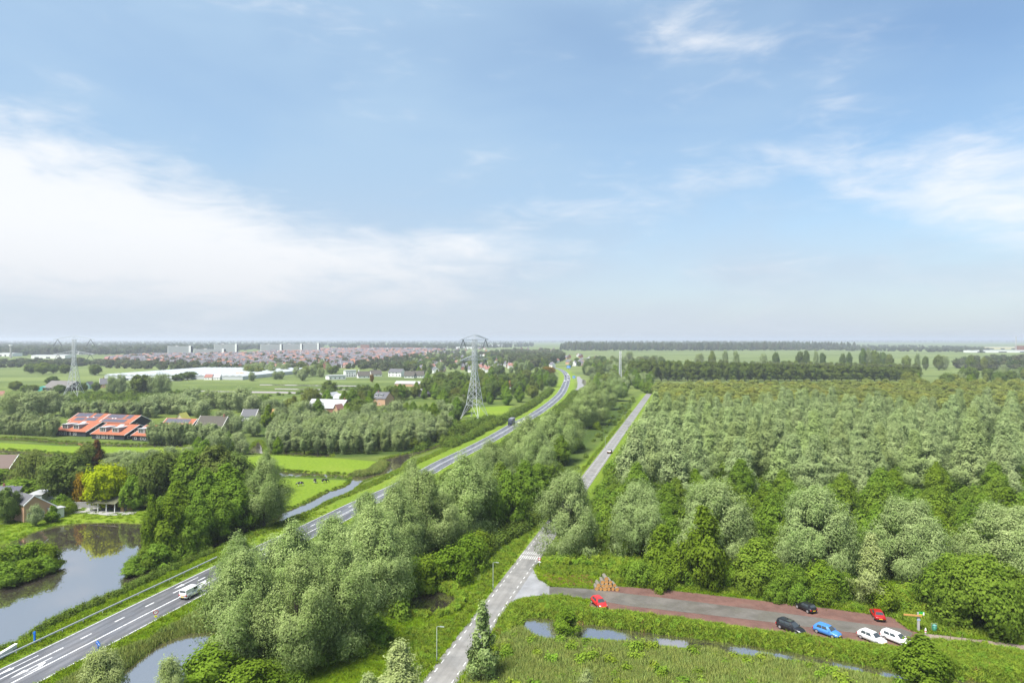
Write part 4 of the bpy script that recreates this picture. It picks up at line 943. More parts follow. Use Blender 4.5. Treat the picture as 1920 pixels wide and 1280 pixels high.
scatter('dry_stalks', 'rusty dry dock stalks on the parking ditch bank', 'weeds', spots(BANK, 420, 31, 1.0), 'dry', .4, .8)
scatter('dry_reed', 'pale dry stalks among the marsh reeds', 'reeds', spots(REEDP, 900, 32, 1.0), 'dry', .5, 1.1)
scatter('mowing_stubble', 'dry grass tufts near the log pile', 'grass', spots([(1010,1075),(1110,1078),(1120,1098),(1040,1096)], 500, 33, .4), 'dry', .15, .3)

scatter('verge_bushes', 'small bushes on the grass left of the far narrow road', 'shrubs', spots([(1060,900),(1110,830),(1175,748),(1196,742),(1150,812),(1090,905)], 70, 34, 3.0), 'bramble', .5, 1.1)

scatter('pasture_scrub', 'reed tufts along the ditches of the left polder', 'scrub', spots([(-40,755),(-40,742),(180,735),(330,730),(480,745),(690,722),(700,728),(520,742),(420,752),(200,758)], 700, 35, 2.0), 'bramble', .6, 1.3)
# ================================================================== buildings, pylons
M_BRICK = simple('orange_brick', (.50, .31, .20), .9, 0, .18, 6)
M_BRICKR = simple('red_brick', (.25, .115, .08), .9, 0, .18, 6)
M_NAVY = simple('dark_navy_boards', (.022, .024, .038), .7, 0, .2, 2)
M_BLACK = simple('black_boards', (.018, .018, .019), .75, 0, .2, 2)
M_TILE_O = simple('orange_roof_tiles', (.30, .098, .048), .8, 0, .4, 1.2)
M_TILE_G = simple('grey_roof_tiles', (.105, .105, .115), .8, 0, .2, 2.5)
M_TILE_R = simple('faded_red_tiles', (.27, .13, .105), .85, 0, .22, 2.5)
M_THATCH = simple('grey_thatch', (.085, .078, .066), .95, 0, .25, 3)
M_MOSS = simple('mossy_roofing', (.115, .115, .070), .95, 0, .25, 2)
M_ZINC = simple('grey_sheet_roof', (.36, .365, .37), .6, 0, .1, 1.0)
M_WHITE = simple('white_render', (.74, .74, .72), .8, 0, .06, 1.5)
M_TRIM = simple('white_trim', (.80, .79, .76), .6, 0, .05, 2)
M_CREAM = simple('cream_boards', (.60, .55, .36), .8, 0, .1, 2)
M_GREYB = simple('grey_boards', (.20, .215, .225), .75, 0, .15, 2)
M_WOOD = simple('weathered_wood', (.27, .185, .085), .9, 0, .25, 3)
M_WOODD = simple('dark_wood', (.10, .068, .040), .9, 0, .25, 3)
M_GLASS = simple('window_glass', (.035, .042, .05), .12, 0, .1, 1, .6)
M_SOLAR = simple('solar_cells', (.075, .072, .095), .4, 0, .2, 1, .5)
M_DORM = simple('lead_grey_cladding', (.30, .275, .285), .7, 0, .1, 2)
M_TEAL = simple('teal_tarpaulin', (.06, .34, .30), .7, 0, .12, 1)
M_STEEL = simple('galvanised_steel', (.52, .54, .56), .55, .1, .1, 4)
M_GHGL = simple('greenhouse_glass', (.48, .50, .51), .35, 0, .08, .3, .6)
M_CONC = simple('concrete', (.38, .37, .35), .85, 0, .12, 2)
M_APT = simple('pale_apartment_panels', (.40, .41, .41), .8, 0, .08, .2)
M_PAVE = simple('grey_paving', (.30, .295, .285), .85, 0, .12, 1.2)
def quadxz(x0, x1, z0, z1, y): return [(x0, y, z0), (x1, y, z0), (x1, y, z1), (x0, y, z1)]
class House:
    """local x along the front, y away from the camera, z up; gable roof with ridge along x (or along y)"""
    def __init__(s, name, label, cat, p0, p1, depth, eave, ridge, wall, roof, rf=.5, over=.4, group=None, trim=None, axis='x', wz=0.0, eave2=None):
        s.e2 = eave if eave2 is None else eave2
        a = np.array(P(*p0)); b = np.array(P(*p1)); d = b - a; s.L = float(np.linalg.norm(d)); s.D = depth; s.eave, s.ridge, s.rf = eave, ridge, rf; s.axis = axis
        s.o = empty(name, (a[0], a[1], wz), math.atan2(d[1], d[0])); tag(s.o, label, cat, group)
        L, D = s.L, depth; w_ = MB()
        if axis == 'x': w_.add([(x, y, z) for x in (0, L) for y, z in ((0, -.3), (D, -.3), (D, s.rear()), (D * rf, ridge - .12), (0, eave))],
                     [(0, 4, 3, 2, 1), (5, 6, 7, 8, 9), (0, 5, 9, 4), (1, 2, 7, 6), (4, 9, 8, 3), (3, 8, 7, 2)])
        else: w_.add([(x, y, z) for y in (0, D) for x, z in ((0, -.3), (L, -.3), (L, s.e2), (L * rf, ridge - .12), (0, eave))],
                     [(0, 1, 2, 3, 4), (5, 9, 8, 7, 6), (0, 4, 9, 5), (1, 6, 7, 2), (4, 3, 8, 9), (2, 7, 8, 3)])
        s.w = w_.build('wall', wall, s.o)
        r_ = MB(); t = .16
        def slab(p, q, lo, hi):       # slope from eave (p) to ridge (q) in the cross plane, swept lo..hi
            (y0, z0), (y1, z1) = p, q; ex = over / max(math.hypot(y1 - y0, z1 - z0), .1); y0 -= (y1 - y0) * ex; z0 -= (z1 - z0) * ex
            pts = [(y0, z0 + .03), (y1, z1 + .03), (y1, z1 + t), (y0, z0 + t)]
            if axis == 'x': v = [(lo, y, z) for y, z in pts] + [(hi, y, z) for y, z in pts]
            else: v = [(y, lo, z) for y, z in pts] + [(y, hi, z) for y, z in pts]
            r_.add(v, [(0, 1, 2, 3), (7, 6, 5, 4), (0, 4, 5, 1), (1, 5, 6, 2), (2, 6, 7, 3), (3, 7, 4, 0)])
        if axis == 'x': slab((0, eave), (D * rf, ridge), -over, L + over); slab((D, s.rear()), (D * rf, ridge), -over, L + over)
        else: slab((0, eave), (L * rf, ridge), -over, D + over); slab((L, s.e2), (L * rf, ridge), -over, D + over)
        s.r = r_.build('roof', roof, s.o)
        if trim:
            for xx in ((-over, L + over) if axis == 'x' else (-over, D + over)):
                b_ = MB()
                for (y0, z0), (y1, z1) in ((((0, eave), (D * rf, ridge)), ((D, s.rear()), (D * rf, ridge))) if axis == 'x' else (((0, eave), (L * rf, ridge)), ((L, s.e2), (L * rf, ridge)))):
                    ex = over / max(math.hypot(y1 - y0, z1 - z0), .1); y0 -= (y1 - y0) * ex; z0 -= (z1 - z0) * ex
                    pts = [(y0, z0 - .12), (y1, z1 - .12), (y1, z1 + .22), (y0, z0 + .22)]; lo, hi = xx - .07, xx + .07
                    v = [((lo, y, z) if axis == 'x' else (y, lo, z)) for y, z in pts] + [((hi, y, z) if axis == 'x' else (y, hi, z)) for y, z in pts]
                    b_.add(v, [(0, 1, 2, 3), (7, 6, 5, 4), (0, 4, 5, 1), (1, 5, 6, 2), (2, 6, 7, 3), (3, 7, 4, 0)])
                b_.build('barge_board', trim, s.r)
    def rear(s): return s.eave if s.axis == 'y' else s.eave + (0 if abs(s.rf - .5) < .01 else (s.ridge - s.eave) * max(0, 1 - (1 - s.rf) / s.rf))
    def window(s, x, z, w_=1.0, h=1.2, frame=M_TRIM, name='window', y=0):
        o = MB().box(x - w_/2, x + w_/2, y - .06, y + .02, z, z + h).build(name, frame, s.o)
        MB().box(x - w_/2 + .12, x + w_/2 - .12, y - .075, y - .05, z + .12, z + h - .12).build('pane', M_GLASS, o); return o
    def side_window(s, y, z, w_=1.0, h=1.2, right=True):
        x = s.L if right else 0; sg = 1 if right else -1
        o = MB().box(min(x, x + sg*.06), max(x, x + sg*.06), y - w_/2, y + w_/2, z, z + h).build('window', M_TRIM, s.o)
        MB().box(min(x + sg*.05, x + sg*.075), max(x + sg*.05, x + sg*.075), y - w_/2 + .12, y + w_/2 - .12, z + .12, z + h - .12).build('pane', M_GLASS, o)
    def slope(s, x, f, dz=0):          # point on the front slope: f 0 eave .. 1 ridge
        return (x, s.D * s.rf * f, s.eave + (s.ridge - s.eave) * f + .16 + dz)
    def panel(s, x0, x1, f0, f1, mat=M_SOLAR, name='solar_panel', dz=.06):
        v = [s.slope(x0, f0), s.slope(x1, f0), s.slope(x1, f1), s.slope(x0, f1), s.slope(x0, f0, dz), s.slope(x1, f0, dz), s.slope(x1, f1, dz), s.slope(x0, f1, dz)]
        MB().add(v, [(0,3,2,1),(4,5,6,7),(0,1,5,4),(1,2,6,5),(2,3,7,6),(3,0,4,7)]).build(name, mat, s.r)
    def chimney(s, x, w_=.7, h=1.2, mat=M_BRICKR):
        y = s.D * s.rf; MB().box(x - w_/2, x + w_/2, y - w_/2, y + w_/2, s.ridge - .6, s.ridge + h).build('chimney', mat, s.r)
    def dormer(s, x, w_, f0, h, mat=M_DORM):
        """shed dormer with a window"""
        x0, y0, z0 = s.slope(x, f0); z0 -= .25; zt = z0 + h; yb = min(s.D * s.rf * .98, y0 + (zt - z0) / max((s.ridge - s.eave) / (s.D * s.rf), .05))
        m_ = MB(); v = [(x - w_/2, y0, z0), (x + w_/2, y0, z0), (x + w_/2, y0, zt), (x - w_/2, y0, zt), (x - w_/2, yb, zt), (x + w_/2, yb, zt)]
        m_.add(v, [(0, 1, 2, 3), (0, 3, 4), (1, 5, 2), (3, 2, 5, 4)]); d = m_.build('dormer', mat, s.o)
        MB().box(x - w_/2 - .25, x + w_/2 + .25, y0 - .35, yb, zt + .01, zt + .16).build('dormer_roof', M_ZINC, d)
        MB().box(x - w_*.42, x + w_*.42, y0 - .05, y0 - .01, z0 + .45, zt - .15).build('dormer_window', M_TRIM, d)
        for k in range(3): MB().box(x - w_*.38 + k * w_*.26, x - w_*.38 + k * w_*.26 + w_*.22, y0 - .07, y0 - .055, z0 + .55, zt - .27).build('pane', M_GLASS, d)
# --- orange roofed terrace: three front blocks, three rear
hs = House('terrace_house', 'orange roofed navy house block, leftmost of the front row, two grey dormers', 'house', (104, 816), (161, 818.5), 13, 2.5, 6.2, M_NAVY, M_TILE_O, .72, .5, 'orange roofed houses', M_TRIM)
for x in (3.0, 9.8): hs.dormer(x + 1.2, 3.6, .18, 2.4)
hs.panel(7.6, 10.0, .42, .97, M_ZINC, 'grey_roof_panel'); hs.panel(5.0, 5.8, .72, .8, M_TRIM, 'roof_light'); hs.panel(12.2, 13.0, .72, .8, M_TRIM, 'roof_light')
for x in (2.6, 3.9, 5.4, 6.6, 9.0, 11.3, 12.5): hs.window(x, .55, .7, 1.45)
hs.side_window(3.0, .8, 1.6, 1.0); hs.side_window(6.0, 3.2, 1.2, 1.0)
hs = House('terrace_house', 'orange roofed navy house block, middle of the front row, barred dormer windows', 'house', (172, 822.5), (233, 825), 13, 2.5, 6.2, M_NAVY, M_TILE_O, .72, .5, 'orange roofed houses', M_TRIM)
for x in (4.0, 11.2): hs.dormer(x + .8, 3.8, .18, 2.4)
hs.panel(8.2, 10.8, .42, .97, M_ZINC, 'grey_roof_panel'); hs.panel(5.6, 6.4, .72, .8, M_TRIM, 'roof_light'); hs.panel(12.4, 13.2, .72, .8, M_TRIM, 'roof_light')
for x in (3.0, 4.2, 6.0, 7.2, 8.8, 11.0, 12.3): hs.window(x, .55, .8, 1.5)
hs.side_window(2.8, .6, 1.9, 1.1); hs.side_window(7.0, 3.0, 1.3, 1.1)
hs = House('terrace_house', 'orange roofed navy house block half hidden by the osier row', 'house', (248, 825.5), (304, 828), 13, 2.5, 6.2, M_NAVY, M_TILE_O, .72, .5, 'orange roofed houses', M_TRIM)
hs.dormer(3.6, 3.8, .18, 2.4); hs.panel(6.5, 8.0, .6, .95, M_TILE_O, 'roof_patch')
for x in (1.9, 5.2, 7.0): hs.window(x, .55, 1.2, 1.2)
hs.side_window(4.0, .8, 1.6, 1.0)
hs = House('terrace_house', 'solar-panelled orange roof, leftmost of the rear row', 'house', (128, 797), (185, 798.5), 14, 2.6, 6.0, M_NAVY, M_TILE_O, .55, .5, 'orange roofed houses', M_TRIM)
for x0, x1 in ((.3, 5), (5.2, 10.2), (12.0, 16.5)): hs.panel(x0, x1, .50, .97)
for x0, x1 in ((3.0, 9.0), (10.0, 16.8)): hs.panel(x0, x1, .03, .40)
for x in (8.5, 12.4): hs.panel(x, x + 1, .46, .56, M_TRIM, 'roof_light')
hs = House('terrace_house', 'solar-panelled orange roof with dark gable, middle of the rear row', 'house', (187, 800), (243, 802.5), 15, 2.6, 6.1, M_NAVY, M_TILE_O, .5, .5, 'orange roofed houses', M_TRIM)
for x0, x1 in ((.4, 5.8), (6.0, 11.4), (13.0, 16.6)): hs.panel(x0, x1, .50, .97)
for x0 in (.5, 5.8, 11.1): hs.panel(x0, x0 + 5.1, .03, .40)
for x in (4.5, 6.5): hs.panel(x, x + 1, .46, .56, M_TRIM, 'roof_light')
hs.window(3, .7, 1.2, 1.2); hs.side_window(5, 1.0, 1.4, 1.2)
hs = House('terrace_house', 'solar-panelled orange roof beside the cream gabled farmhouse', 'house', (297, 813), (352, 815), 12, 2.6, 7.2, M_NAVY, M_TILE_O, .55, .5, 'orange roofed houses', M_TRIM)
hs.panel(.5, 14.5, .55, .95); hs.panel(4.5, 5.5, .2, .45); hs.panel(7.5, 9, .2, .45); hs.panel(11.5, 12.8, .2, .45); hs.window(3, .7)
hs = House('farmhouse', 'cream gabled farmhouse with a long dark thatched roof', 'farmhouse', (364, 814), (412, 816), 11, 2.6, 8.8, M_CREAM, M_THATCH, .5, .6, None, M_TRIM)
hs.chimney(13.5); hs.side_window(5.5, 3.8, .9, 1.1, False); hs.side_window(3, 1.0, 1.0, 1.2, False); hs.window(4, .8); hs.window(8, .8)
hs = House('yellow_barn', 'small roof with bright yellow-green gable behind the terrace', 'barn', (328, 797), (344, 797), 8, 3.0, 6.5, M_CREAM, simple('lime_roofing', (.50, .46, .10), .8), .5, .3, None, None, 'y'); hs.window(2.5, 1.0)
hs = House('bungalow', 'brick bungalow with low gable facing the pond and solar panels', 'house', (45, 980), (104, 968), 22, 4.7, 6.7, M_BRICK, M_TILE_G, .30, .35, None, M_TRIM, 'y', 0.0, 2.9)
hs.window(1.2, .3, .9, 2.0); hs.window(4.0, .6, 1.6, 1.5); MB().box(5.6, 8.6, -2.4, -.05, -.1, 2.5).build('porch', M_TRIM, hs.o); MB().box(5.4, 8.9, -2.7, .1, 2.52, 2.72).build('porch_roof', M_ZINC, hs.o)
MB().add([(.2, 3, 5.15), (.2, 14, 5.15), (2.3, 14, 6.6), (2.3, 3, 6.6)], [(0, 3, 2, 1)]).build('solar_panel', M_SOLAR, hs.r)
hs = House('bungalow', 'low house wing with dark solar roof behind the brick gable', 'house', (-70, 957), (8, 953), 10, 2.8, 5.4, M_WHITE, M_TILE_G, .5, .4); hs.panel(6, 13, .2, .9); hs.chimney(8, .5, .8); hs.window(9, .8); hs.window(12, .8)
hs = House('flat_shed', 'pale flat-roofed annex behind the brick bungalow', 'shed', (52, 946), (78, 945), 7, 2.7, 2.85, M_WHITE, M_ZINC, .5, .2); hs.window(2, .9)
hs = House('brick_house', 'brown tiled brick house at the left edge by the weeping willow', 'house', (-40, 893), (16, 892), 10, 2.9, 6.6, M_BRICKR, simple('brown_tiles', (.13, .095, .08), .85), .5, .5, None, M_TRIM); hs.window(4, .8); hs.window(7.5, .8); hs.side_window(4, .8)
hs = House('brick_garage', 'red brick garage with dark flat roof at the left edge', 'garage', (6, 905), (20, 906), 6, 2.6, 2.75, M_BRICKR, M_BLACK, .5, .25); hs.window(1.6, .1, 1.9, 2.0, M_BLACK, 'garage_door')
# open barn by the pond
bp = P(168, 958); ob = empty('open_barn', (bp[0], bp[1], 0), math.atan2(P(214, 960)[1] - bp[1], P(214, 960)[0] - bp[0])); tag(ob, 'open wooden barn with mossy low roof by the pond lawn', 'barn')
for x in (0, 2.6, 5.2, 7.8):
    for y in (0, 5.5): MB().box(x - .09, x + .09, y - .09, y + .09, -.1, 2.5 + (.9 if y else 0)).build('post', M_TRIM if y == 0 else M_WOODD, ob)
MB().add([(-.7, -.7, 2.35), (8.5, -.7, 2.35), (8.5, 3.0, 3.75), (-.7, 3.0, 3.75), (8.5, 6.4, 2.7), (-.7, 6.4, 2.7), (-.7, -.7, 2.5), (8.5, -.7, 2.5), (8.5, 3.0, 3.9), (-.7, 3.0, 3.9), (8.5, 6.4, 2.85), (-.7, 6.4, 2.85)],
         [(0, 3, 2, 1), (3, 5, 4, 2), (6, 7, 8, 9), (9, 8, 10, 11), (0, 1, 7, 6), (1, 2, 8, 7), (2, 4, 10, 8), (4, 5, 11, 10), (5, 3, 9, 11), (3, 0, 6, 9)]).build('roof', M_MOSS, ob)
MB().box(-.05, 7.85, 5.45, 5.6, 0, 3.0).build('wall', M_WOODD, ob)
bt = empty('timber_rack', (bp[0] + 2.2, bp[1] + 3.4, 0), .1); tag(bt, 'stacked firewood under the open barn roof', 'firewood')
for k in range(9): MB().bar((.2 + k % 3 * 1.5, 0, .3 + k // 3 * .4), (1.5 + k % 3 * 1.5, 0.1, .3 + k // 3 * .4), .17, 7).build('billet', M_WOOD, bt)
hs = House('log_shed', 'small wooden shed with wood-store front beside the open barn', 'shed', (226, 959), (250, 957), 4.5, 2.3, 3.3, M_WOOD, M_MOSS, .5, .4); hs.window(1.2, .1, .9, 1.9, M_WOODD, 'door'); hs.window(3.0, .8, .9, .9, M_WOODD)
poly_sheet('terrace_paving', PP([(128,953),(165,949),(262,955),(250,964),(205,966),(160,962),(132,962)]), .026, M_PAVE)
poly_sheet('garden_drive', PP([(60,935),(120,915),(160,908),(166,914),(128,925),(80,946)]), .028, simple('grey_drive', (.20, .19, .18), .85, 0, .1, 1))
gw = MB().box(0, 8.5, 0, .2, -.1, 1.7).build('garden_wall', M_PAVE, None, False, (*P(131, 952), 0), .02); tag(gw, 'pale garden screen between hedge and open barn', 'wall')
hedge_me = crown('leaves', L_LIME, 91, 2.4, 2.6, .02, 30, 5000, .3, .2, shape='dome', clump=.4)[0]
hd = mesh_obj('clipped_hedge', hedge_me, None, (), (*P(119, 963), 0)); hd.scale = (1.0, .8, 1); tag(hd, 'bright clipped hedge beside the brick bungalow', 'hedge')
# --- farms of the middle distance
hs = House('farm_barn', 'long grey roofed brick farm left of the near pylon', 'barn', (575, 772), (640, 774), 14, 3.0, 8.0, M_BRICKR, M_ZINC, .5, .5); hs.window(8, .6, 1.2, 1.4); hs.window(14, .6, 1.2, 1.4); hs.chimney(24)
hs = House('farm_wing', 'small brown gabled wing in front of the long grey roofed farm', 'house', (625, 776), (633, 776.5), 6, 3.2, 6.2, M_BRICK, M_TILE_R, .5, .4, None, None, 'y'); hs.window(1.4, 3.6, .6, .9, M_BLACK)
hs = House('farm_shed', 'grey boarded shed with white door behind the long farm', 'shed', (604, 756), (620, 756.5), 14, 5.2, 7.8, M_GREYB, M_ZINC, .5, .4, None, None, 'y'); hs.window(3.3, 0, 2.0, 4.2, M_TRIM, 'door')
hs = House('farm_shed', 'grey shed wing with pale roof right of the white-doored one', 'shed', (622, 757), (640, 757.5), 14, 4.0, 7.0, M_GREYB, M_ZINC, .5, .4); hs.window(3, 1)
hs = House('farm_villa', 'brown brick villa with white-ringed dormers beside the weeping willows', 'house', (698, 760), (722, 761), 12, 5.2, 9.5, M_BRICK, M_TILE_G, .5, .4); hs.dormer(2.2, 2.0, .3, 1.8, M_TRIM); hs.dormer(6.2, 2.0, .3, 1.8, M_TRIM); hs.chimney(1.5); hs.window(2, 1); hs.window(6, 1); hs.window(4, 3.4)
hs = House('farm_villa', 'dark roofed house behind the brown brick villa', 'house', (680, 750), (700, 750), 12, 3.2, 8.0, M_BRICKR, M_TILE_G, .5, .4); hs.window(3, 1)
hs = House('red_roof_house', 'house with red tiled roof right of the villa', 'house', (728, 748), (745, 748), 10, 3.0, 7.0, M_BRICKR, M_TILE_R, .5, .4); hs.window(3, 1); hs.window(6, 1)
hs = House('black_barn', 'black barn with white trimmed gable end', 'barn', (784, 744), (796, 745), 12, 3.0, 7.0, M_BLACK, M_TILE_G, .5, .4, None, M_TRIM, 'y'); hs.window(3, 1)
hs = House('brick_house', 'brick house with white dormer left of the near pylon', 'house', (812, 740), (836, 741), 10, 5.0, 9.0, M_BRICKR, M_TILE_G, .5, .4); hs.dormer(5, 2.6, .3, 2.0, M_TRIM); hs.window(2.5, 1); hs.window(7, 1)
hs = House('thatched_house', 'pale thatched house between the trees at the near pylon foot', 'house', (852, 765), (874, 764), 9, 3.2, 8.5, M_CREAM, M_THATCH, .5, .5); hs.window(2.5, 1, 1.2, 1.2); hs.window(6, 1, 1.2, 1.2); hs.dormer(5, 1.8, .35, 1.5, M_TRIM)
hs = House('long_shed', 'long low shed with pale roof behind the farm', 'shed', (740, 724), (796, 725), 10, 2.8, 5.2, M_BRICK, M_ZINC, .5, .3); hs.window(8, .6); hs.window(20, .6); hs.window(32, .6)
hs = House('ochre_house', 'ochre roofed cottage behind the osier block', 'house', (500, 790), (522, 789), 9, 2.8, 6.6, M_CREAM, simple('ochre_tiles', (.36, .215, .085), .85, 0, .2, 2), .5, .4, None, None); hs.window(2.5, .8); hs.window(5, .8)
hs = House('grey_cottage', 'grey roofed cottage with white gable left of the ochre one', 'house', (452, 789), (478, 789), 9, 2.8, 6.4, M_WHITE, M_TILE_G, .5, .4, None, M_TRIM); hs.window(2.5, .8)
hs = House('farm_barn', 'big dark barn behind the far pylon', 'barn', (80, 733), (126, 733.5), 22, 3.2, 9.0, M_BLACK, simple('brown_grey_roofing', (.15, .14, .13), .9, 0, .15, .6), .5, .5); hs.window(6, .5, 3, 2.5, M_TRIM, 'barn_door')
tb = MB().prism([(0, 0), (11, 0), (10.5, 3.4), (5.5, 4.6), (.5, 3.2)], 0, 9).build('hay_cover', M_TEAL, None, False, (*P(68, 733), 0), 0); tag(tb, 'teal covered hay stack beside the big dark barn', 'hay stack')
hs = House('teal_shed', 'small green-grey shed right of the far pylon', 'shed', (158, 729), (168, 729), 8, 4, 7, simple('pale_teal_boards', (.22, .34, .30), .8), M_TILE_G, .5, .3, None, None, 'y'); hs.window(2.5, 0, 1.6, 2.4, M_TRIM, 'door')
hs = House('brick_farmhouse', 'orange brick farmhouse with dark roof on the pasture', 'farmhouse', (187, 727), (205, 726.5), 11, 3.6, 9.0, M_BRICK, M_TILE_G, .5, .4, None, M_TRIM); hs.window(3, 1); hs.window(7, 1); hs.chimney(3)
hs = House('white_house', 'small white house at the left edge of the pasture', 'house', (-16, 750), (8, 749), 9, 3, 6.5, M_WHITE, M_TILE_R, .5, .3, None, None); hs.window(5, 1)
# white villas
for i, (p0, p1, dp, e, r_, lb) in enumerate([((617,712),(648,711),14,5.0,5.2,'white flat-roofed villa, largest of the villa row'), ((648,707),(668,706.5),12,8.5,8.7,'taller white cube villa with overhanging roof'), ((728,706),(752,706.5),12,6.0,10.0,'white villa with dark hipped roof and many windows')]):
    hs = House('white_villa', lb, 'villa', p0, p1, dp, e, r_, M_WHITE, M_ZINC if i < 2 else M_TILE_G, .5, .6)
    for k in range(4): hs.window(2 + k * (hs.L - 4) / 3, 1, 1.6, 1.8, M_TRIM)
    if i: [hs.window(2 + k * (hs.L - 4) / 3, 4, 1.6, 1.5, M_TRIM) for k in range(3)]
for i, (p0, p1, lb) in enumerate([((672,709),(694,708.5),'white cottage with thatched roof and tall white chimney'), ((697,706),(716,705.5),'white cottage with dark thatched roof behind the orange tree'), ((758,708.5),(776,708.5),'white thatched cottage right of the hipped villa'), ((778,708),(794,708),'rightmost white cottage of the villa row')]):
    hs = House('thatched_cottage', lb, 'cottage', p0, p1, 11, 3.0, 8.2, M_WHITE, M_THATCH, .5, .6)
    for k in range(3): hs.window(2 + k * (hs.L - 4) / 2, .8, 1.4, 1.4, M_TRIM)
    if i == 0: hs.chimney(1.5, 1.2, 2.2, M_WHITE)
for px, py, wd, lb in [(962,729,14,'orange roofed house left of the main road bend'),(974,728,12,'small orange roofed house by the main road bend')]:
    hs = House('orange_house', lb, 'house', (px - wd/2, py), (px + wd/2, py), 9, 3, 7.5, M_WHITE, M_TILE_O, .5, .4); hs.window(2, 1); hs.window(5, 1)
hs = House('dark_roof_shed', 'dark flat-roofed building beside the orange roofed houses', 'shed', (985, 731), (1010, 730), 12, 3, 3.2, M_BLACK, M_ZINC, .5, .4); hs.window(4, .5)
# houseboats / jetties by the pylon: moored barges on the ditch
for px, py, wd, lb in [(775,792,14,'dark boat shed roof among trees behind the osier block'),(720,793,10,'small white and blue boat shed behind the osier block')]:
    hs = House('boat_shed', lb, 'shed', (px - wd/2, py), (px + wd/2, py), 6, 2.2, 3.8, M_WHITE, M_TILE_G, .5, .5); hs.window(1.5, .5)
# greenhouse
a = np.array(P(196, 710)); b = np.array(P(455, 712)); L = np.linalg.norm(b - a); gh = empty('greenhouse', (a[0], a[1], 0), math.atan2(b[1] - a[1], b[0] - a[0])); tag(gh, 'wide white glass greenhouse on the left pasture', 'greenhouse')
GD = 210.0
MB().box(0, L, 0, GD, 0, 4.2).build('wall', M_GHGL, gh)
nb_ = 22; bwid = L / nb_; bay = MB().add([(0, -.3, 4.25), (bwid, -.3, 4.25), (bwid/2, -.3, 5.9), (0, GD + .3, 4.25), (bwid, GD + .3, 4.25), (bwid/2, GD + .3, 5.9)], [(0, 1, 2), (5, 4, 3), (0, 2, 5, 3), (1, 4, 5, 2)]).mesh('roof_bay', [M_GHGL])
for k in range(nb_): o = mesh_obj('roof_bay', bay, gh); o.location = (k * bwid, 0, 0)
gh2 = House('greenhouse_shed', 'long low pale shed in front of the greenhouse', 'shed', (222, 713), (330, 714), 12, 3.0, 4.6, M_GHGL, M_GHGL, .5, .3); [gh2.window(x, .4, 6, 1.8, M_DORM) for x in (10, 30, 50)]
for i, (p0, p1, col) in enumerate([((383,712),(397,712),M_WHITE), ((400,712),(412,712),M_WHITE), ((441,708),(454,708),M_CREAM)]):
    hs = House('field_house', ['white gabled house at the right end of the greenhouse', 'small white house next to the gabled one', 'sandy roofed house behind the right end of the greenhouse'][i], 'house', p0, p1, 8, 3, 6.5, col, M_TILE_R if i == 0 else (M_ZINC if i == 1 else simple('sandy_tiles', (.42, .25, .13), .85)), .5, .3); hs.window(2, 1); hs.window(5, 1)
# --- apartment slabs on the horizon
def slab(p0, p1, h, floors, label):
    a = np.array(P(*p0)); b = np.array(P(*p1)); L = float(np.linalg.norm(b - a)); o = empty('apartment_block', (a[0], a[1], 0), math.atan2(b[1] - a[1], b[0] - a[0])); tag(o, label, 'building')
    MB().box(0, L, 0, 14, 0, h).build('wall', M_APT, o); MB().box(-1, 0, -1, 15, 0, h + 1).build('end_wall', M_WHITE, o); MB().box(L - 6, L, -1.5, 15, 0, h + 2).build('stair_tower', M_WHITE, o)
    band_ = MB().box(2, L - 8, -.4, .2, 0, h / floors * .42).mesh('window_band', [simple('hazed_band_glass', (.30, .31, .32), .5) if 'hazed_band_glass' not in bpy.data.materials else bpy.data.materials['hazed_band_glass']])  # distance haze put into the window colour: grey instead of dark glass
    for k in range(floors): q = mesh_obj('window_band', band_, o); q.location = (0, 0, (k + .4) * h / floors)
    MB().box(L * .3, L * .4, 4, 10, h, h + 3).build('roof_house', M_CONC, o)
slab((315, 664.5), (358, 664.5), 26, 9, 'pale apartment slab, leftmost on the horizon'); slab((364, 665), (420, 665), 17, 6, 'low wide apartment slab in front of the second tall one')
slab((402, 661), (444, 661), 30, 10, 'pale apartment slab with white end behind the low wide one'); slab((489, 661), (528, 661), 29, 10, 'left block of the long pale apartment row')
slab((528, 660.2), (566, 660.2), 30, 10, 'middle block of the long pale apartment row'); slab((566, 659.6), (598, 659.6), 32, 10, 'right block of the long pale apartment row')
hs = House('dark_flats', 'dark brown block of flats beyond the town', 'building', (676, 656), (692, 656), 14, 24, 24.2, M_BRICKR, M_BLACK, .5, .2); [hs.window(4 + 6 * k, 6 + 7 * j, 4, 3) for k in range(4) for j in range(2)]
for px, py, wd, h, lb in [(90,672,64,8,'white warehouse behind the left pasture'),(140,664,30,8,'small white hall on the far left'),(10,668,26,9,'pale hall at the far left edge'),(920,650.5,44,14,'white warehouse right of the near pylon head'),(870,654,30,10,'white hall behind the near pylon'),
                          (1880,661,120,8,'long grey industrial hall at the right edge'),(1880,655,60,12,'ochre industrial hall at the right edge'),(925,668.5,60,5,'silver roofed school behind the near pylon')]:
    hs = House('warehouse', lb, 'warehouse', (px - wd/2, py), (px + wd/2, py), 40, h, h + 1.2, M_WHITE if 'ochre' not in lb else M_CREAM, M_ZINC, .5, .3)
    for k in range(3): hs.window(hs.L * (k + .5) / 3, .3, hs.L / 8, h * .45, M_GREYB, 'loading_door')
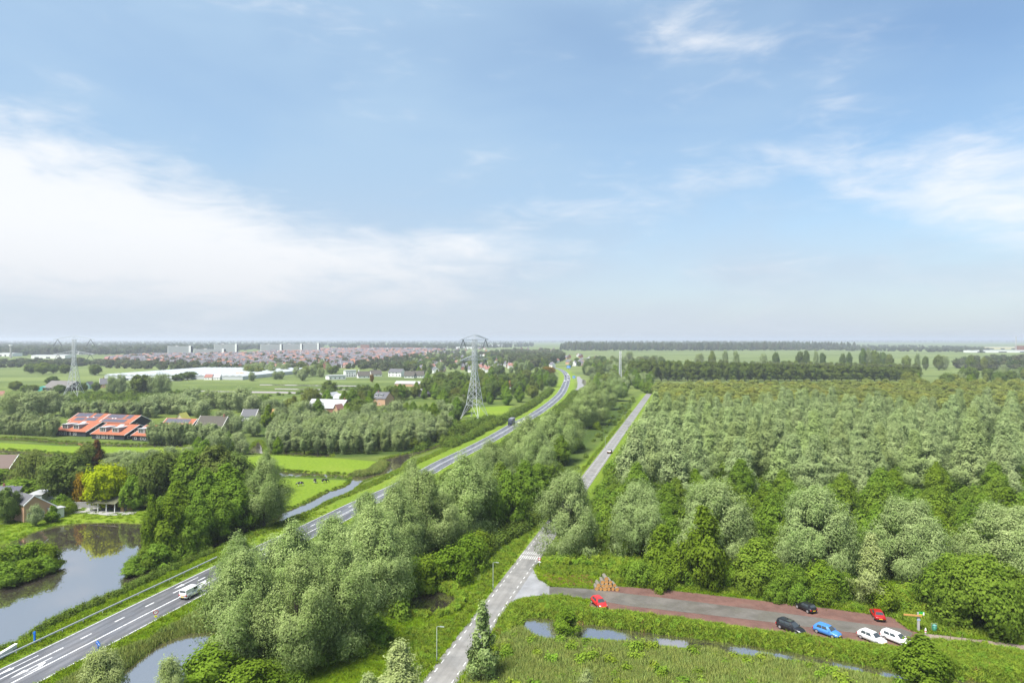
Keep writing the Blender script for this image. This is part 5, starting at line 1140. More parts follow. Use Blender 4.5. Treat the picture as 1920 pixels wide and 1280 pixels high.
# --- town of the far left: single houses, the nearest 280 one by one
def tiny_house(seed, roofm, wallm):
    g = random.Random(seed); m_ = MB(); L, D, e, r_ = g.uniform(7, 10), g.uniform(8, 10), g.uniform(4.8, 5.6), g.uniform(8.6, 10)
    m_.add([(x, y, z) for x in (-L/2, L/2) for y, z in ((-D/2, 0), (D/2, 0), (D/2, e), (0, r_), (-D/2, e))], [(0, 4, 3, 2, 1), (5, 6, 7, 8, 9), (0, 5, 9, 4), (1, 2, 7, 6)], 0)
    for sg in (-1, 1): m_.add([(-L/2 - .3, sg * (D/2 + .4), e - .3), (L/2 + .3, sg * (D/2 + .4), e - .3), (L/2 + .3, 0, r_ + .1), (-L/2 - .3, 0, r_ + .1)], [(0, 1, 2, 3)], 1)
    for k in range(3):
        for zz in (1.0, 3.4): m_.add(quadxz(-L/2 + 1 + k * L/3.2, -L/2 + 2.4 + k * L/3.2, zz, zz + 1.4, -D/2 - .05), [(0, 1, 2, 3)], 2)
    m_.box(-.4, .4, -.4, .4, r_ - .5, r_ + 1.0, 0); return m_.mesh('house', [wallm, roofm, M_TRIM])
M_LILAC = simple('slate_lilac_tiles', (.125, .122, .142), .85, 0, .15, 1)
M_TOWNO = simple('dull_orange_tiles', (.30, .135, .085), .85, 0, .15, 1)
TH = [tiny_house(1, M_TILE_R, M_BRICKR), tiny_house(2, M_LILAC, M_BRICK), tiny_house(3, M_TOWNO, M_BRICKR), tiny_house(4, M_LILAC, M_WHITE), tiny_house(5, M_TILE_G, M_BRICKR), tiny_house(6, M_TILE_R, M_WHITE), tiny_house(7, M_LILAC, M_BRICKR)]
town = []
for row in range(46):
    py = 693.5 - 39 * (row / 46) ** .62 if row else 692; D_ = FPX * HC / (py - HY); step = 9.2
    px0 = np.interp(py, [650, 664, 668, 676, 692], [640, 470, 260, 190, 470]); px1 = np.interp(py, [650, 656, 664, 680, 692], [720, 830, 800, 690, 640])
    x = (px0 - 960) * D_ / FPX; xe = (px1 - 960) * D_ / FPX
    while x < xe:
        if RND.random() < .80: town.append((x, D_ + 6 * math.sin(x * .02) + RND.uniform(-2, 2), RND.choice([0, 0, 0, 1.57]) + .12 * math.sin(x * .01) + RND.uniform(-.05, .05), RND.choice([0, 1, 1, 1, 2, 3, 4, 4, 6, 6] if D_ < 2000 else [0, 1, 1, 2, 3, 4, 5, 6])))
        x += step * RND.choice([1, 1, 1, 1, 1.9])
town.sort(key=lambda q: q[1])
for x, y, rz_, k in town[:280]:
    o = mesh_obj('town_house', TH[k], None, (), (x, y, 0), rz_); col = ['red roofed', 'slate roofed', 'orange roofed', 'white slate roofed', 'grey roofed', 'white red-roofed', 'brick slate roofed'][k]
    tag(o, col + ' house on the near side of the far town', 'house', 'houses on the near side of the far town')
V = []; Fq = []; mi = []; mats = [M_BRICKR, M_TILE_R, M_TRIM, M_LILAC, M_TOWNO, M_WHITE]
for x, y, rz_, k in town[280:2600]:
    L, D, e, r_ = 8.5, 9, 5.2, 9.4; c_, s_ = math.cos(rz_), math.sin(rz_); o = len(V)
    for lx, ly, lz in [(sx * L/2, sy, z) for sx in (-1, 1) for sy, z in ((-D/2, 0), (D/2, 0), (D/2, e), (0, r_), (-D/2, e))]: V.append((x + c_*lx - s_*ly, y + s_*lx + c_*ly, lz))
    Fq += [tuple(o + i for i in f) for f in ((0, 4, 3, 2, 1), (5, 6, 7, 8, 9), (0, 5, 9, 4), (1, 2, 7, 6), (4, 9, 8, 3), (2, 3, 8, 7))]; rr = {0: 1, 1: 3, 2: 4, 3: 3, 4: 3, 5: 1, 6: 3}[k]; wl = 5 if k in (3, 5) else 0; mi += [wl] * 4 + [rr] * 2
o = mesh_obj('town_roofs', np_mesh('town_roofs', V, Fq, mats, mi)); tag(o, 'sea of small roofs at the back of the far town', 'houses', None, 'stuff')
vil = []
for i in range(150):
    px = RND.uniform(780, 1130); py = RND.uniform(653, 700)
    if px > 980 and py > 690 or (px > 1040 and py < 668): continue
    x, y = P(px, py); vil.append((x, y))
for x, y in vil:
    k = RND.choice([1, 3, 4, 6, 3, 5]); o = mesh_obj('village_house', TH[k], None, (), (x, y, 0), RND.uniform(0, 3.1)); tag(o, ['', 'slate roofed', '', 'white slate roofed', 'grey roofed', 'white red-roofed', 'brick slate roofed'][k] + ' house among the garden trees of the far village', 'house', 'houses of the far village')

# --- pylons
def pylon(loc, rz, h, label, half_base=6.2, arm=17.0):
    o = empty('pylon', (*loc, 0), rz); tag(o, label, 'pylon', 'power line pylons')
    zs = [0, .16 * h, .33 * h, .47 * h, .59 * h, .69 * h, .78 * h, .87 * h, .95 * h]
    def hb(z): f = z / h; return half_base * (1 - f / .16 * .40) if f < .16 else max(1.1, half_base * .60 * (1 - (f - .16) / .60)) if f < .8 else 1.1
    def corner(i, z): s_ = hb(z); return ((s_, s_), (-s_, s_), (-s_, -s_), (s_, -s_))[i % 4] + (z,)
    for i in range(4):
        m_ = MB()
        for a_z, b_z in zip(zs[:-1], zs[1:]): m_.bar(corner(i, a_z), corner(i, b_z), .20, 4)
        m_.build('leg', M_STEEL, o); MB().box(*(lambda c: (c[0] - .6, c[0] + .6, c[1] - .6, c[1] + .6, -.4, .35))(corner(i, 0))).build('footing', M_CONC, o)
    for a_z, b_z in zip(zs[:-1], zs[1:]):
        m_ = MB(); n = 1 if a_z < .16 * h else 2
        for i in range(4):
            for k in range(n):
                za, zb = a_z + (b_z - a_z) * k / n, a_z + (b_z - a_z) * (k + 1) / n
                if a_z == 0: 
                    mid = tuple((np.array(corner(i, zb)) + np.array(corner(i + 1, zb))) / 2); m_.bar(corner(i, 0), mid, .10); m_.bar(corner(i + 1, 0), mid, .10)
                else: m_.bar(corner(i, za), corner(i + 1, zb), .085); m_.bar(corner(i + 1, za), corner(i, zb), .085)
                m_.bar(corner(i, zb), corner(i + 1, zb), .085)
        m_.build('bracing', M_STEEL, o)
    for zf, half in ((.945, arm), (.70, arm * .98)):
        z = zf * h
        for sg in (-1, 1):
            m_ = MB(); tip = (sg * half, 0, z + .1)
            for yy in (-.9, .9): m_.bar((sg * .9, yy, z), tip, .20); m_.bar((sg * .9, yy, z + 3.0), tip, .15)
            for k in range(1, 7):
                f = k / 7; bx_ = sg * (.9 + (half - .9) * f); yw = .9 * (1 - f)
                m_.bar((bx_, -yw, z), (bx_, yw, z), .06); m_.bar((bx_, yw, z), (sg * (.9 + (half - .9) * max(0, f - 1/7)), yw + .13, z + 3.0 * (1 - f + 1/7)), .06); m_.bar((bx_, -yw, z), (bx_, -yw, z + 3.0 * (1 - f)), .06)
            m_.build('crossarm', M_STEEL, o)
            for xa in (half * .78,):
                ins = MB(); low = (sg * xa, 0, z + .2)
                for dx in (-3.4, 3.4): ins.bar((sg * xa + dx, 0, z - 5.2), low, .22, 6)
                ins.build('insulator', simple('insulator_glass', (.10, .11, .12), .3) if 'insulator_glass' not in bpy.data.materials else bpy.data.materials['insulator_glass'], o)
    m_ = MB()
    for i in range(4): m_.bar(corner(i, .95 * h), (0, 0, h), .09)
    m_.bar((0, 0, h), (0, 0, h + 1.6), .06); m_.build('peak', M_STEEL, o); return o
pylon(P(890, 783), R(62), 50.5, 'near galvanised lattice pylon with V-shaped insulators beside the main road')
pylon(P(139, 743), R(4), 50.5, 'far galvanised lattice pylon standing on the left pasture')
for px, py, h, lb in [(962.5, 652, 44, 'tiny distant pylon on the horizon right of the near pylon'), (326, 650, 40, 'tiny distant mast above the apartment slabs')]:
    x, y = P(px, py); o = empty('distant_pylon', (x, y, 0)); tag(o, lb, 'pylon')
    m_ = MB(); [m_.bar((sx * 4, sy * 4, 0), (sx * .5, sy * .5, h), .5) for sx in (-1, 1) for sy in (-1, 1)]; [m_.bar((-4 + k*.6, -4, k*h/7), (4 - k*.6, -4, (k+1)*h/7), .3) for k in range(6)]; m_.build('mast', M_STEEL, o)
    if 'pylon right' in lb: MB().bar((-9, 0, h * .8), (9, 0, h * .8), .5).build('crossarm', M_STEEL, o)
# lattice mast
x, y = P(1163, 714); o = empty('lattice_mast', (x, y, 0)); tag(o, 'slim grey lattice radio mast behind the narrow road end', 'mast'); mh = 34.0
for sx, sy in ((-1, -1), (1, -1), (1, 1), (-1, 1)): MB().bar((sx * 1.35, sy * 1.35, 0), (sx * .75, sy * .75, mh), .22).build('leg', M_STEEL, o)
for k in range(13):
    z0, z1 = k * mh / 13, (k + 1) * mh / 13; w0, w1 = 1.35 - .6 * k / 13, 1.35 - .6 * (k + 1) / 13; m_ = MB()
    for sx in (-1, 1): m_.bar((-w0, sx * w0, z0), (w1, sx * w1, z1), .12); m_.bar((w0, sx * w0, z0), (-w1, sx * w1, z1), .12); m_.bar((sx * w0, -w0, z0), (sx * w1, w1, z1), .12)
    m_.build('bracing', M_STEEL, o)
for dx, z0 in ((-.9, 31.5), (.9, 31.5), (-1.0, 26), (1.0, 26.5)): MB().box(dx - .25, dx + .25, -1.3, -1.0, z0, z0 + 3.2).build('antenna', M_WHITE, o)
x, y = P(20, 671); o = empty('relay_tower', (x, y, 0)); tag(o, 'slim pale relay tower with platform at the far left', 'tower'); MB().tube([(0, 0, 0), (0, 0, 20), (0, 0, 34)], [2.6, 2.2, 2.0], 10).build('shaft', M_CONC, o); MB().tube([(0, 0, 31), (0, 0, 31.2), (0, 0, 34), (0, 0, 34.2)], [2, 4.4, 4.4, 2], 10).build('platform', M_WHITE, o)
x, y = P(1905, 660); o = empty('factory_chimney', (x, y, 0)); tag(o, 'thin grey chimney of the industrial area at the right edge', 'chimney'); MB().tube([(0, 0, 0), (0, 0, 60)], [2.2, 1.2], 10).build('shaft', M_CONC, o); MB().box(2, 26, -8, 8, 0, 24).build('boiler_house', M_BRICKR, o)
# power lines
def wire(a, b, sag, label):
    a, b = Vector(a), Vector(b); pts = []
    for i in range(25): f = i / 24; p_ = a.lerp(b, f); p_.z -= sag * 4 * f * (1 - f); pts.append(p_)
    o = MB().tube(pts, [.012] * 25, 4).build('power_line', M_DORM, None); tag(o, label, 'power line', 'power lines')
pr = np.array(P(890, 783)); pl = np.array(P(139, 743)); ar = np.array([math.cos(R(62)), math.sin(R(62))]); al_ = np.array([math.cos(R(4)), math.sin(R(4))]); pe = np.array([420.0, 262.0])
for k, (u_, z) in enumerate([(14, 44), (-14, 44), (6.8, 44), (-6.8, 44), (14, 31.5), (-14, 31.5)]):
    a3 = (*(pr + ar * u_), z); wire(a3, (*(pe + ar * u_), z), 9, 'thin overhead wire from the near pylon across the plantation'); wire(a3, (*(pl + al_ * u_ * -1), z), 9, 'thin overhead wire between the two pylons')
# ================================================================== vehicles, street furniture, animals
def paint(name, col, rough=.34): return simple(name, col, rough, 0, .04, 1, .4, .25)
M_TYRE = simple('tyre_rubber', (.02, .02, .02), .9); M_RIM = simple('alloy_rim', (.52, .52, .53), .35, .6); M_CARGL = simple('car_glass', (.045, .055, .06), .06, 0, .05, 1, .7)
M_DARKP = simple('dark_plastic', (.02, .02, .022), .7); M_PLATE = simple('yellow_plate', (.75, .52, .03), .5); M_HEAD = simple('headlamp_glass', (.72, .74, .76), .1, 0, .05, 1, .7); M_TAIL = simple('tail_lamp', (.40, .015, .015), .2)
def car(label, cat, xy, heading, col, L=4.2, W_=1.78, H=1.47, style='hatch', group=None, name='car', matname=None, rails=False):
    """heading: direction of the nose in the ground plane, radians from +X"""
    o = empty(name, (*xy, .045 if group != 'g' else .045), heading); tag(o, label, cat, group); pm = paint(matname or name + '_paint', col)
    hw = W_ / 2; belt = H * .62
    st = {'hatch': [(0, .74, .42, .60, .66), (.02, .90, .30, .86, .90), (.12, .98, .24, .96, .99), (.30, 1, .22, 1.0, 1.02), (.62, 1, .22, .97, .99), (.72, 1, .22, .92, .99), (.86, .97, .24, .80, .90), (.96, .88, .26, .64, .74), (1, .70, .34, .50, .56)],
          'sedan': [(0, .74, .40, .62, .70), (.02, .90, .30, .86, .92), (.14, .98, .24, .95, .99), (.30, 1, .22, .98, 1.0), (.62, 1, .22, .96, .98), (.72, 1, .22, .91, .97), (.86, .97, .24, .80, .88), (.96, .88, .26, .64, .73), (1, .70, .34, .50, .56)]}
    st = st['sedan' if style == 'sedan' else 'hatch']
    V = []; ring = []
    for f, wf, zb, zs_, zt in st:
        x = (f - .5) * L; w_ = hw * wf; zs2, zt2 = zs_ * belt, zt * belt * 1.02
        pr_ = [(w_ * .86, zb), (w_, zb + .14), (w_ * 1.0, (zb + zs2) / 2 + .05), (w_ * .96, zs2), (w_ * .78, zt2), (0, zt2 + .03)]
        pts = [(x, y, z) for y, z in pr_] + [(x, -y, z) for y, z in pr_[-2::-1]]; ring.append(len(pts)); V += pts
    n = ring[0]; Fq = [(i*n + k, (i+1)*n + k, (i+1)*n + k + 1, i*n + k + 1) for i in range(len(st) - 1) for k in range(n - 1)]
    Fq += [(i*n + n - 1, (i+1)*n + n - 1, (i+1)*n, i*n) for i in range(len(st) - 1)]
    Fq += [tuple(range(n)), tuple(range((len(st)-1)*n + n - 1, (len(st)-1)*n - 1, -1))]
    me = np_mesh('body', V, Fq, [pm], None, True); body = mesh_obj('body', me, o)
    # cabin
    cf = {'hatch': (-.47, -.36, .10, .25), 'wagon': (-.48, -.44, .08, .24), 'sedan': (-.38, -.24, .07, .23), 'suv': (-.48, -.42, .10, .23), 'van': (-.49, -.475, .20, .31)}[style]
    xr0, xr1, xf1, xf0 = [q * L for q in cf]; b0 = hw * .93; b1 = hw * (.70 if style != 'van' else .84); zt = H - .05; zb = belt * .97; zm = zb + (zt - zb) * .55
    def lay(z, xr, xf, b, rr): return [(xr, -b * .92, z), (xr, b * .92, z), (xr + rr, b, z), ((xr + xf) / 2, b * 1.02, z), (xf - rr, b, z), (xf, b * .86, z), (xf, -b * .86, z), (xf - rr, -b, z), ((xr + xf) / 2, -b * 1.02, z), (xr + rr, -b, z)]
    def lerp(a, b, t_): return a + (b - a) * t_
    V = lay(zb, xr0, xf0, b0, .12 * L) + lay(zm, lerp(xr0, xr1, .5), lerp(xf0, xf1, .5), lerp(b0, b1, .45), .10 * L) + lay(zt, xr1, xf1, b1, .07 * L) + lay(H, xr1 + .15, xf1 - .18, b1 * .78, .05 * L)
    Fq = [(r_*10 + k, r_*10 + (k+1) % 10, (r_+1)*10 + (k+1) % 10, (r_+1)*10 + k) for r_ in range(3) for k in range(10)] + [tuple(30 + k for k in range(10))]
    Fq = [tuple(reversed(f)) for f in Fq]
    me = np_mesh('cabin', V, Fq, [pm], None, False); me.flip_normals() if me.polygons[-1].normal.z < 0 else None
    mesh_obj('cabin', me, o)
    VV = [np.array(v) for v in V]
    def glass(name_, i0, i1, lo=.10, hi=.90, e0=.06, e1=.94):
        def pt(k, t_):            # along the height: 0 belt .. 1 roof edge
            a, b, c = VV[k], VV[10 + k], VV[20 + k]; return a + (b - a) * t_ * 2 if t_ < .5 else b + (c - b) * (t_ - .5) * 2
        P4 = []
        for t_ in (lo, .5, hi):
            p_, q_ = pt(i0, t_), pt(i1, t_); P4 += [p_ + (q_ - p_) * e0, p_ + (q_ - p_) * e1]
        nn = np.cross(P4[1] - P4[0], P4[4] - P4[0]); nn /= np.linalg.norm(nn); cen = sum(P4) / 6; nn = nn if np.dot(nn, cen - np.array([(xr0+xf0)/2, 0, zb + .2])) > 0 else -nn
        P4 = [q + nn * .015 for q in P4]; mesh_obj(name_, np_mesh(name_, P4, [(0, 1, 3, 2), (2, 3, 5, 4)], [M_CARGL]), o)
    glass('windscreen', 5, 6, .06, .94, .03, .97); 
    if style != 'van': glass('rear_window', 0, 1, .25, .90); 
    else: glass('rear_window', 0, 1, .30, .80, .08, .92)
    for a, b, nm in ((3, 4, 'side_window'), (2, 3, 'side_window'), (8, 7, 'side_window'), (9, 8, 'side_window')):
        if style == 'van' and 3 not in (a, ) and 8 not in (a, ): continue
        if style == 'van' and a in (3, 8): glass(nm, a, b, .25, .88, .25, .98); continue
        glass(nm, a, b, .16, .88, .05, .95)
    # wheels
    wr = .315 * (1.1 if style in ('suv', 'van') else 1)
    for sx in (-.31, .315):
        for sy in (-1, 1):
            wmb = MB(); segs = 14; ww = .2
            yy0, yy1 = sy * (hw - .17), sy * (hw + .015); vv = []
            for yv in (yy0, yy1):
                for rr in (wr,): vv += [(sx * L + rr * math.cos(2*math.pi*k/segs), yv, wr + rr * math.sin(2*math.pi*k/segs)) for k in range(segs)]
            wmb.add(vv, [(k, (k+1) % segs, segs + (k+1) % segs, segs + k) for k in range(segs)] + [tuple(range(segs)), tuple(range(2*segs - 1, segs - 1, -1))]); wo = wmb.build('wheel', M_TYRE, o)
            rm = MB(); yv = sy * (hw + .025); rm.add([(sx * L + wr * .68 * math.cos(2*math.pi*k/segs), yv, wr + wr * .68 * math.sin(2*math.pi*k/segs)) for k in range(segs)] + [(sx * L, yv + sy * .01, wr)], [(k, (k+1) % segs, segs) for k in range(segs)]); rm.build('rim', M_RIM, wo)
    for sy in (-1, 1):
        MB().add([(L*.425, sy*hw*.90, belt*.76), (L*.485, sy*hw*.62, belt*.68), (L*.487, sy*hw*.62, belt*.54), (L*.43, sy*hw*.94, belt*.60), (L*.425, sy*hw*.80, belt*.82)], [(0, 1, 2, 3), (0, 4, 1)]).build('headlight', M_HEAD, o)
        MB().box(-L*.498, -L*.46, min(sy*hw*.60, sy*hw*.93), max(sy*hw*.60, sy*hw*.93), belt*.62, belt*.84).build('tail_light', M_TAIL, o)
        MB().box(L*.17, L*.20, min(sy*hw*.98, sy*hw*1.12), max(sy*hw*.98, sy*hw*1.12), belt*.98, belt*1.12).build('wing_mirror', pm, o)
    MB().box(L*.47, L*.502, -hw*.5, hw*.5, .26, .42).build('grille', M_DARKP, o); MB().box(L*.495, L*.512, -.26, .26, .40, .51).build('number_plate', M_PLATE, o)
    MB().box(-L*.512, -L*.49, -.26, .26, .48, .59).build('number_plate', M_PLATE, o); MB().box(-L*.506, -L*.47, -hw*.72, hw*.72, .28, .44).build('rear_bumper', M_DARKP, o)
    if rails:
        for sy in (-1, 1): MB().bar((xr1 + .25, sy*b1*.92, H + .03), (xf1 - .15, sy*b1*.92, H + .03), .03, 5).build('roof_rail', M_DARKP, o)
        MB().box(xf1 - .95, xf1 - .25, -b1*.6, b1*.6, H, H + .012).build('sunroof', M_CARGL, o)
    return o
def face(px0, py0, px1, py1):   # heading from tail pixel to nose pixel
    a, b = P(px0, py0), P(px1, py1); return math.atan2(b[1] - a[1], b[0] - a[0])
CP = 'cars in the car park'
car('bright red car parked alone opposite the log pile', 'car', P(1123.5, 1135), R(-72), (.50, .022, .024), 4.1, 1.76, 1.45, 'hatch', CP, matname='red_paint')
car('black hatchback parked on the wood side of the car park', 'car', P(1511, 1143.5), R(112), (.012, .012, .014), 3.8, 1.68, 1.46, 'hatch', CP, matname='black_paint')
car('dark red sedan parked by the gate on the wood side', 'car', P(1645, 1157), R(76), (.33, .010, .012), 4.4, 1.74, 1.42, 'sedan', CP, matname='dark_red_paint')
car('black estate car with roof rails and sunroof', 'car', P(1483, 1182), R(-58), (.014, .014, .017), 4.75, 1.84, 1.58, 'wagon', CP, matname='black_estate_paint', rails=True)
car('blue hatchback parked between the estate and the silver-white car', 'car', P(1551, 1189), R(-54), (.055, .20, .52), 4.3, 1.8, 1.52, 'hatch', CP, matname='blue_paint')
car('silver-white coupe-like hatchback parked left of the white estate', 'car', P(1635, 1201), R(-62), (.60, .60, .585), 4.4, 1.82, 1.48, 'hatch', CP, matname='pearl_paint')
car('white estate car parked last in the row, next to the young tree', 'car', P(1681, 1203), R(-60), (.76, .76, .76), 4.6, 1.82, 1.46, 'wagon', CP, matname='white_paint')
mr_ang = lambda y: math.atan2(*(lambda d: (d[1], d[0]))((rl_at(s_of_y(y) + 3)[0] - rl_at(s_of_y(y) - 3)[0])))
def on_main(y, t_): p_, n_, w_, c_ = rl_at(s_of_y(y)); q = p_ + n_ * t_; return (q[0], q[1])
van = car('white delivery van driving away on the main road', 'van', on_main(129.5, 7.2), mr_ang(129.5), (.78, .78, .77), 4.5, 1.80, 1.86, 'van', None, 'delivery_van', 'van_white_paint'); van.location.z = .10
M_LIMEV = simple('lime_vinyl', (.42, .46, .10), .5); M_SAND = simple('sand_vinyl', (.45, .30, .18), .5)
MB().box(.55, 1.25, -.925, -.90, .62, .86).build('side_decal', M_LIMEV, van); MB().box(-.75, .35, -.905, -.885, 1.10, 1.16).build('side_lettering', M_DARKP, van); MB().box(-2.275, -2.25, -.55, .45, .72, .92).build('rear_decal', M_SAND, van); MB().box(-1.9, 1.6, -.93, -.905, .30, .38).build('side_sill', M_DARKP, van)
car('white car on the main road near the pylon', 'car', on_main(404, 5.6), mr_ang(404), (.74, .74, .74), name='car', matname='white_far_paint').location.z = .10
car('grey car following the white one near the pylon', 'car', on_main(389, 5.6), mr_ang(389), (.35, .36, .38), name='car', matname='grey_far_paint').location.z = .10
tk = empty('lorry', (*on_main(384, 1.9), .1), mr_ang(384) + math.pi); tag(tk, 'dark lorry with grey box on the main road by the pylon', 'lorry')
MB().box(-4.6, 2.0, -1.22, 1.22, 1.0, 3.6).build('cargo_box', simple('lorry_box', (.20, .20, .24), .6), tk); MB().prism([(2.15, .5), (4.0, .5), (4.05, 1.6), (3.75, 2.9), (2.15, 2.95)], -1.15, 1.15).build('cab', simple('lorry_cab', (.03, .035, .07), .4), tk)
MB().box(-4.5, 3.9, -.9, .9, .55, .95).build('chassis', M_DARKP, tk); MB().add([(4.07, -1.0, 1.65), (4.07, 1.0, 1.65), (3.79, 1.0, 2.7), (3.79, -1.0, 2.7)], [(0, 1, 2, 3)]).build('windscreen', M_CARGL, tk)
for x in (-3.6, -2.4, 3.0):
    for sy in (-1, 1): MB().bar((x, sy * .8, .5), (x, sy * 1.2, .5), .5, 12).build('wheel', M_TYRE, tk)
for y, t_, colr, st_, lb in [(902,5.7,(.75,.75,.75),'van','white van at the far bend of the main road'),(880,1.9,(.05,.05,.06),'hatch','dark car meeting the white van at the far bend'),(850,5.7,(.55,.56,.58),'hatch','silver car in the queue at the far bend'),(786,5.7,(.70,.71,.72),'suv','white-roofed car leading the near end of the queue'),(800,1.9,(.30,.32,.36),'hatch','grey car in the oncoming lane at the far bend'),(776,1.9,(.74,.74,.75),'hatch','white car in the oncoming lane nearest at the far bend'),(930,5.7,(.74,.74,.74),'hatch','white car at the back of the queue at the far bend')]:
    car(lb, 'car' if st_ != 'van' else 'van', on_main(y, t_), mr_ang(y) + (math.pi if t_ < 3 else 0), colr, 4.3, 1.8, 1.5 if st_ == 'hatch' else 1.9, st_, None, 'car' if st_ != 'van' else 'delivery_van', 'far_paint').location.z = .1
q = P(1140.5, 849); car('black car driving on the narrow road', 'car', (q[0] + .6, q[1]), math.atan2(dlr[1], dlr[0]), (.014, .014, .018), 4.2, 1.78, 1.5, 'hatch', None, 'car', 'lane_car_paint').location.z = .07
# --- street lamps
M_POLE = simple('grey_green_pole', (.30, .34, .30), .6, .2)
def lamp(px, py, label, h=5.3):
    x, y = P(px, py); o = empty('street_lamp', (x, y, 0), math.atan2(-dlr[0], dlr[1]) * 0 + R(-12)); tag(o, label, 'street lamp', 'street lamps along the narrow road')
    MB().tube([(0, 0, -.2), (0, 0, 1.2), (0, 0, 1.25), (0, 0, h)], [.085, .08, .055, .035], 8).build('pole', M_POLE, o, True)
    MB().tube([(0, 0, h - .02), (.25, 0, h + .06), (.6, 0, h + .08)], [.045, .04, .04], 6).build('arm', M_POLE, o, True)
    MB().add([(.5, -.11, h + .02), (1.15, -.09, h + .05), (1.15, .09, h + .05), (.5, .11, h + .02), (.5, -.10, h + .15), (1.15, -.06, h + .12), (1.15, .06, h + .12), (.5, .10, h + .15)], [(0,3,2,1),(4,5,6,7),(0,1,5,4),(1,2,6,5),(2,3,7,6),(3,0,4,7)]).build('lamp_head', M_POLE, o)
lamp(819, 1241, 'street lamp nearest the bottom edge, left of the narrow road'); lamp(924.5, 1106, 'street lamp opposite the car park entrance, left of the narrow road')
lamp(1135, 840, 'street lamp beside the black car on the narrow road'); lamp(1172, 790, 'farthest street lamp left of the narrow road')
# --- guard rail: posts and beam
gr = empty('guard_rail', (0, 0, 0)); tag(gr, 'galvanised guard rail between main road and pond', 'guard rail')
s0, s1 = s_of_y(92), s_of_y(150); pts = [rl_at(s_)[0] - rl_at(s_)[1] * 2.1 for s_ in np.arange(s0, s1, 2.0)]
mb = MB(); 
for (a, b) in zip(pts[:-1], pts[1:]):
    d = np.array(b) - np.array(a); d /= np.linalg.norm(d); nn = np.array([d[1], -d[0]])
    prof = [(.00, .48), (.07, .54), (.01, .62), (.07, .70), (.00, .78)]
    v = []
    for e in (a, b): v += [(e[0] + nn[0]*o_, e[1] + nn[1]*o_, z) for o_, z in prof]
    mb.add(v, [(k, k+1, 5+k+1, 5+k) for k in range(4)])
mb.build('rail_beam', M_STEEL, gr)
pm_ = MB().box(-.05, .05, -.06, .06, -.3, .74).mesh('post', [M_STEEL])
for k, p_ in enumerate(pts):
    if k % 2 == 0: o = mesh_obj('post', pm_, gr); o.location = (p_[0] - .07, p_[1], 0)
# white bridge parapet
x, y = P(0, 1237); x2, y2 = P(29.5, 1219); pa = empty('bridge_parapet', (x, y, 0), math.atan2(y2 - y, x2 - x)); tag(pa, 'white painted bridge parapet at the left edge', 'parapet'); Lp = math.hypot(x2 - x, y2 - y)
MB().box(-6, Lp, -.18, .18, -.5, .95).build('wall', M_WHITE, pa); MB().box(-6, Lp + .1, -.24, .24, .953, 1.08).build('coping', M_TRIM, pa); [MB().box(k, k + .12, -.23, -.183, -.3, .94).build('pier', M_TRIM, pa) for k in (-3.0, 0, 3)]
# --- signs
M_BLUE = simple('traffic_blue', (.010, .13, .52), .45, 0, .05); M_RED = simple('traffic_red', (.48, .02, .035), .45, 0, .05); M_SIGNW = simple('sign_white', (.80, .80, .80), .5, 0, .03); M_YELL = simple('sign_yellow', (.72, .68, .02), .5, 0, .04); M_GREEN = simple('sign_green', (.03, .36, .06), .5, 0, .05)
def disc(m_, r0, y, z, n=24, inner=0.0, mi=0, x=0):
    if inner: m_.add([(x + r_ * math.cos(2*math.pi*k/n), y, z + r_ * math.sin(2*math.pi*k/n)) for r_ in (inner, r0) for k in range(n)], [(k, n + k, n + (k+1) % n, (k+1) % n) for k in range(n)], mi)
    else: m_.add([(x + r0 * math.cos(2*math.pi*k/n), y, z + r0 * math.sin(2*math.pi*k/n)) for k in range(n)], [tuple(range(n))], mi)
    return m_
def plate_disc(name, r0, z, mat, par, y=-.05, x=0, t=.03, n=24):
    m_ = MB(); m_.add([(x + r0 * math.cos(2*math.pi*k/n), yy, z + r0 * math.sin(2*math.pi*k/n)) for yy in (y, y + t) for k in range(n)], [tuple(range(n)), tuple(range(2*n-1, n-1, -1))] + [(k, n + k, n + (k+1) % n, (k+1) % n) for k in range(n)]); return m_.build(name, mat, par)
x, y = P(292, 1166); o = empty('road_sign', (x, y, 0), R(25)); tag(o, 'round red-ringed sign above a yellow priority diamond on one post', 'road sign')
MB().bar((0, 0, -.3), (0, 0, 2.05), .04, 8).build('post', M_STEEL, o); dz = plate_disc('round_sign', .40, 1.75, M_SIGNW, o)
disc(MB(), .40, -.055, 1.75, 28, .29).build('red_ring', M_RED, dz); MB().add(quadxz(-.17, .0, 1.72, 1.86, -.056), [(0, 1, 2, 3)]).build('red_symbol', M_RED, dz); MB().add([(.02, -.056, 1.80), (.19, -.056, 1.80), (.19, -.056, 1.86), (.15, -.056, 1.92), (.06, -.056, 1.92), (.02, -.056, 1.86)], [tuple(range(6))]).build('black_symbol', M_DARKP, dz)
ds = MB().add([(0, -.05, .72), (.36, -.05, 1.04), (0, -.05, 1.36), (-.36, -.05, 1.04), (0, -.02, .72), (.36, -.02, 1.04), (0, -.02, 1.36), (-.36, -.02, 1.04)], [(0, 1, 2, 3), (7, 6, 5, 4), (0, 4, 5, 1), (1, 5, 6, 2), (2, 6, 7, 3), (3, 7, 4, 0)]).build('priority_diamond', simple('pale_sign_border', (.78, .78, .50), .5), o)
MB().add([(0, -.056, .82), (.26, -.056, 1.04), (0, -.056, 1.26), (-.26, -.056, 1.04)], [(0, 1, 2, 3)]).build('yellow_field', M_YELL, ds)
x, y = P(184, 1224); o = empty('keep_right_post', (x, y, 0), R(-12)); tag(o, 'blue traffic post with round blue discs on the right verge', 'traffic post')
MB().tube([(0, 0, -.2), (0, 0, 1.55)], [.10, .09], 10).build('post', M_BLUE, o)
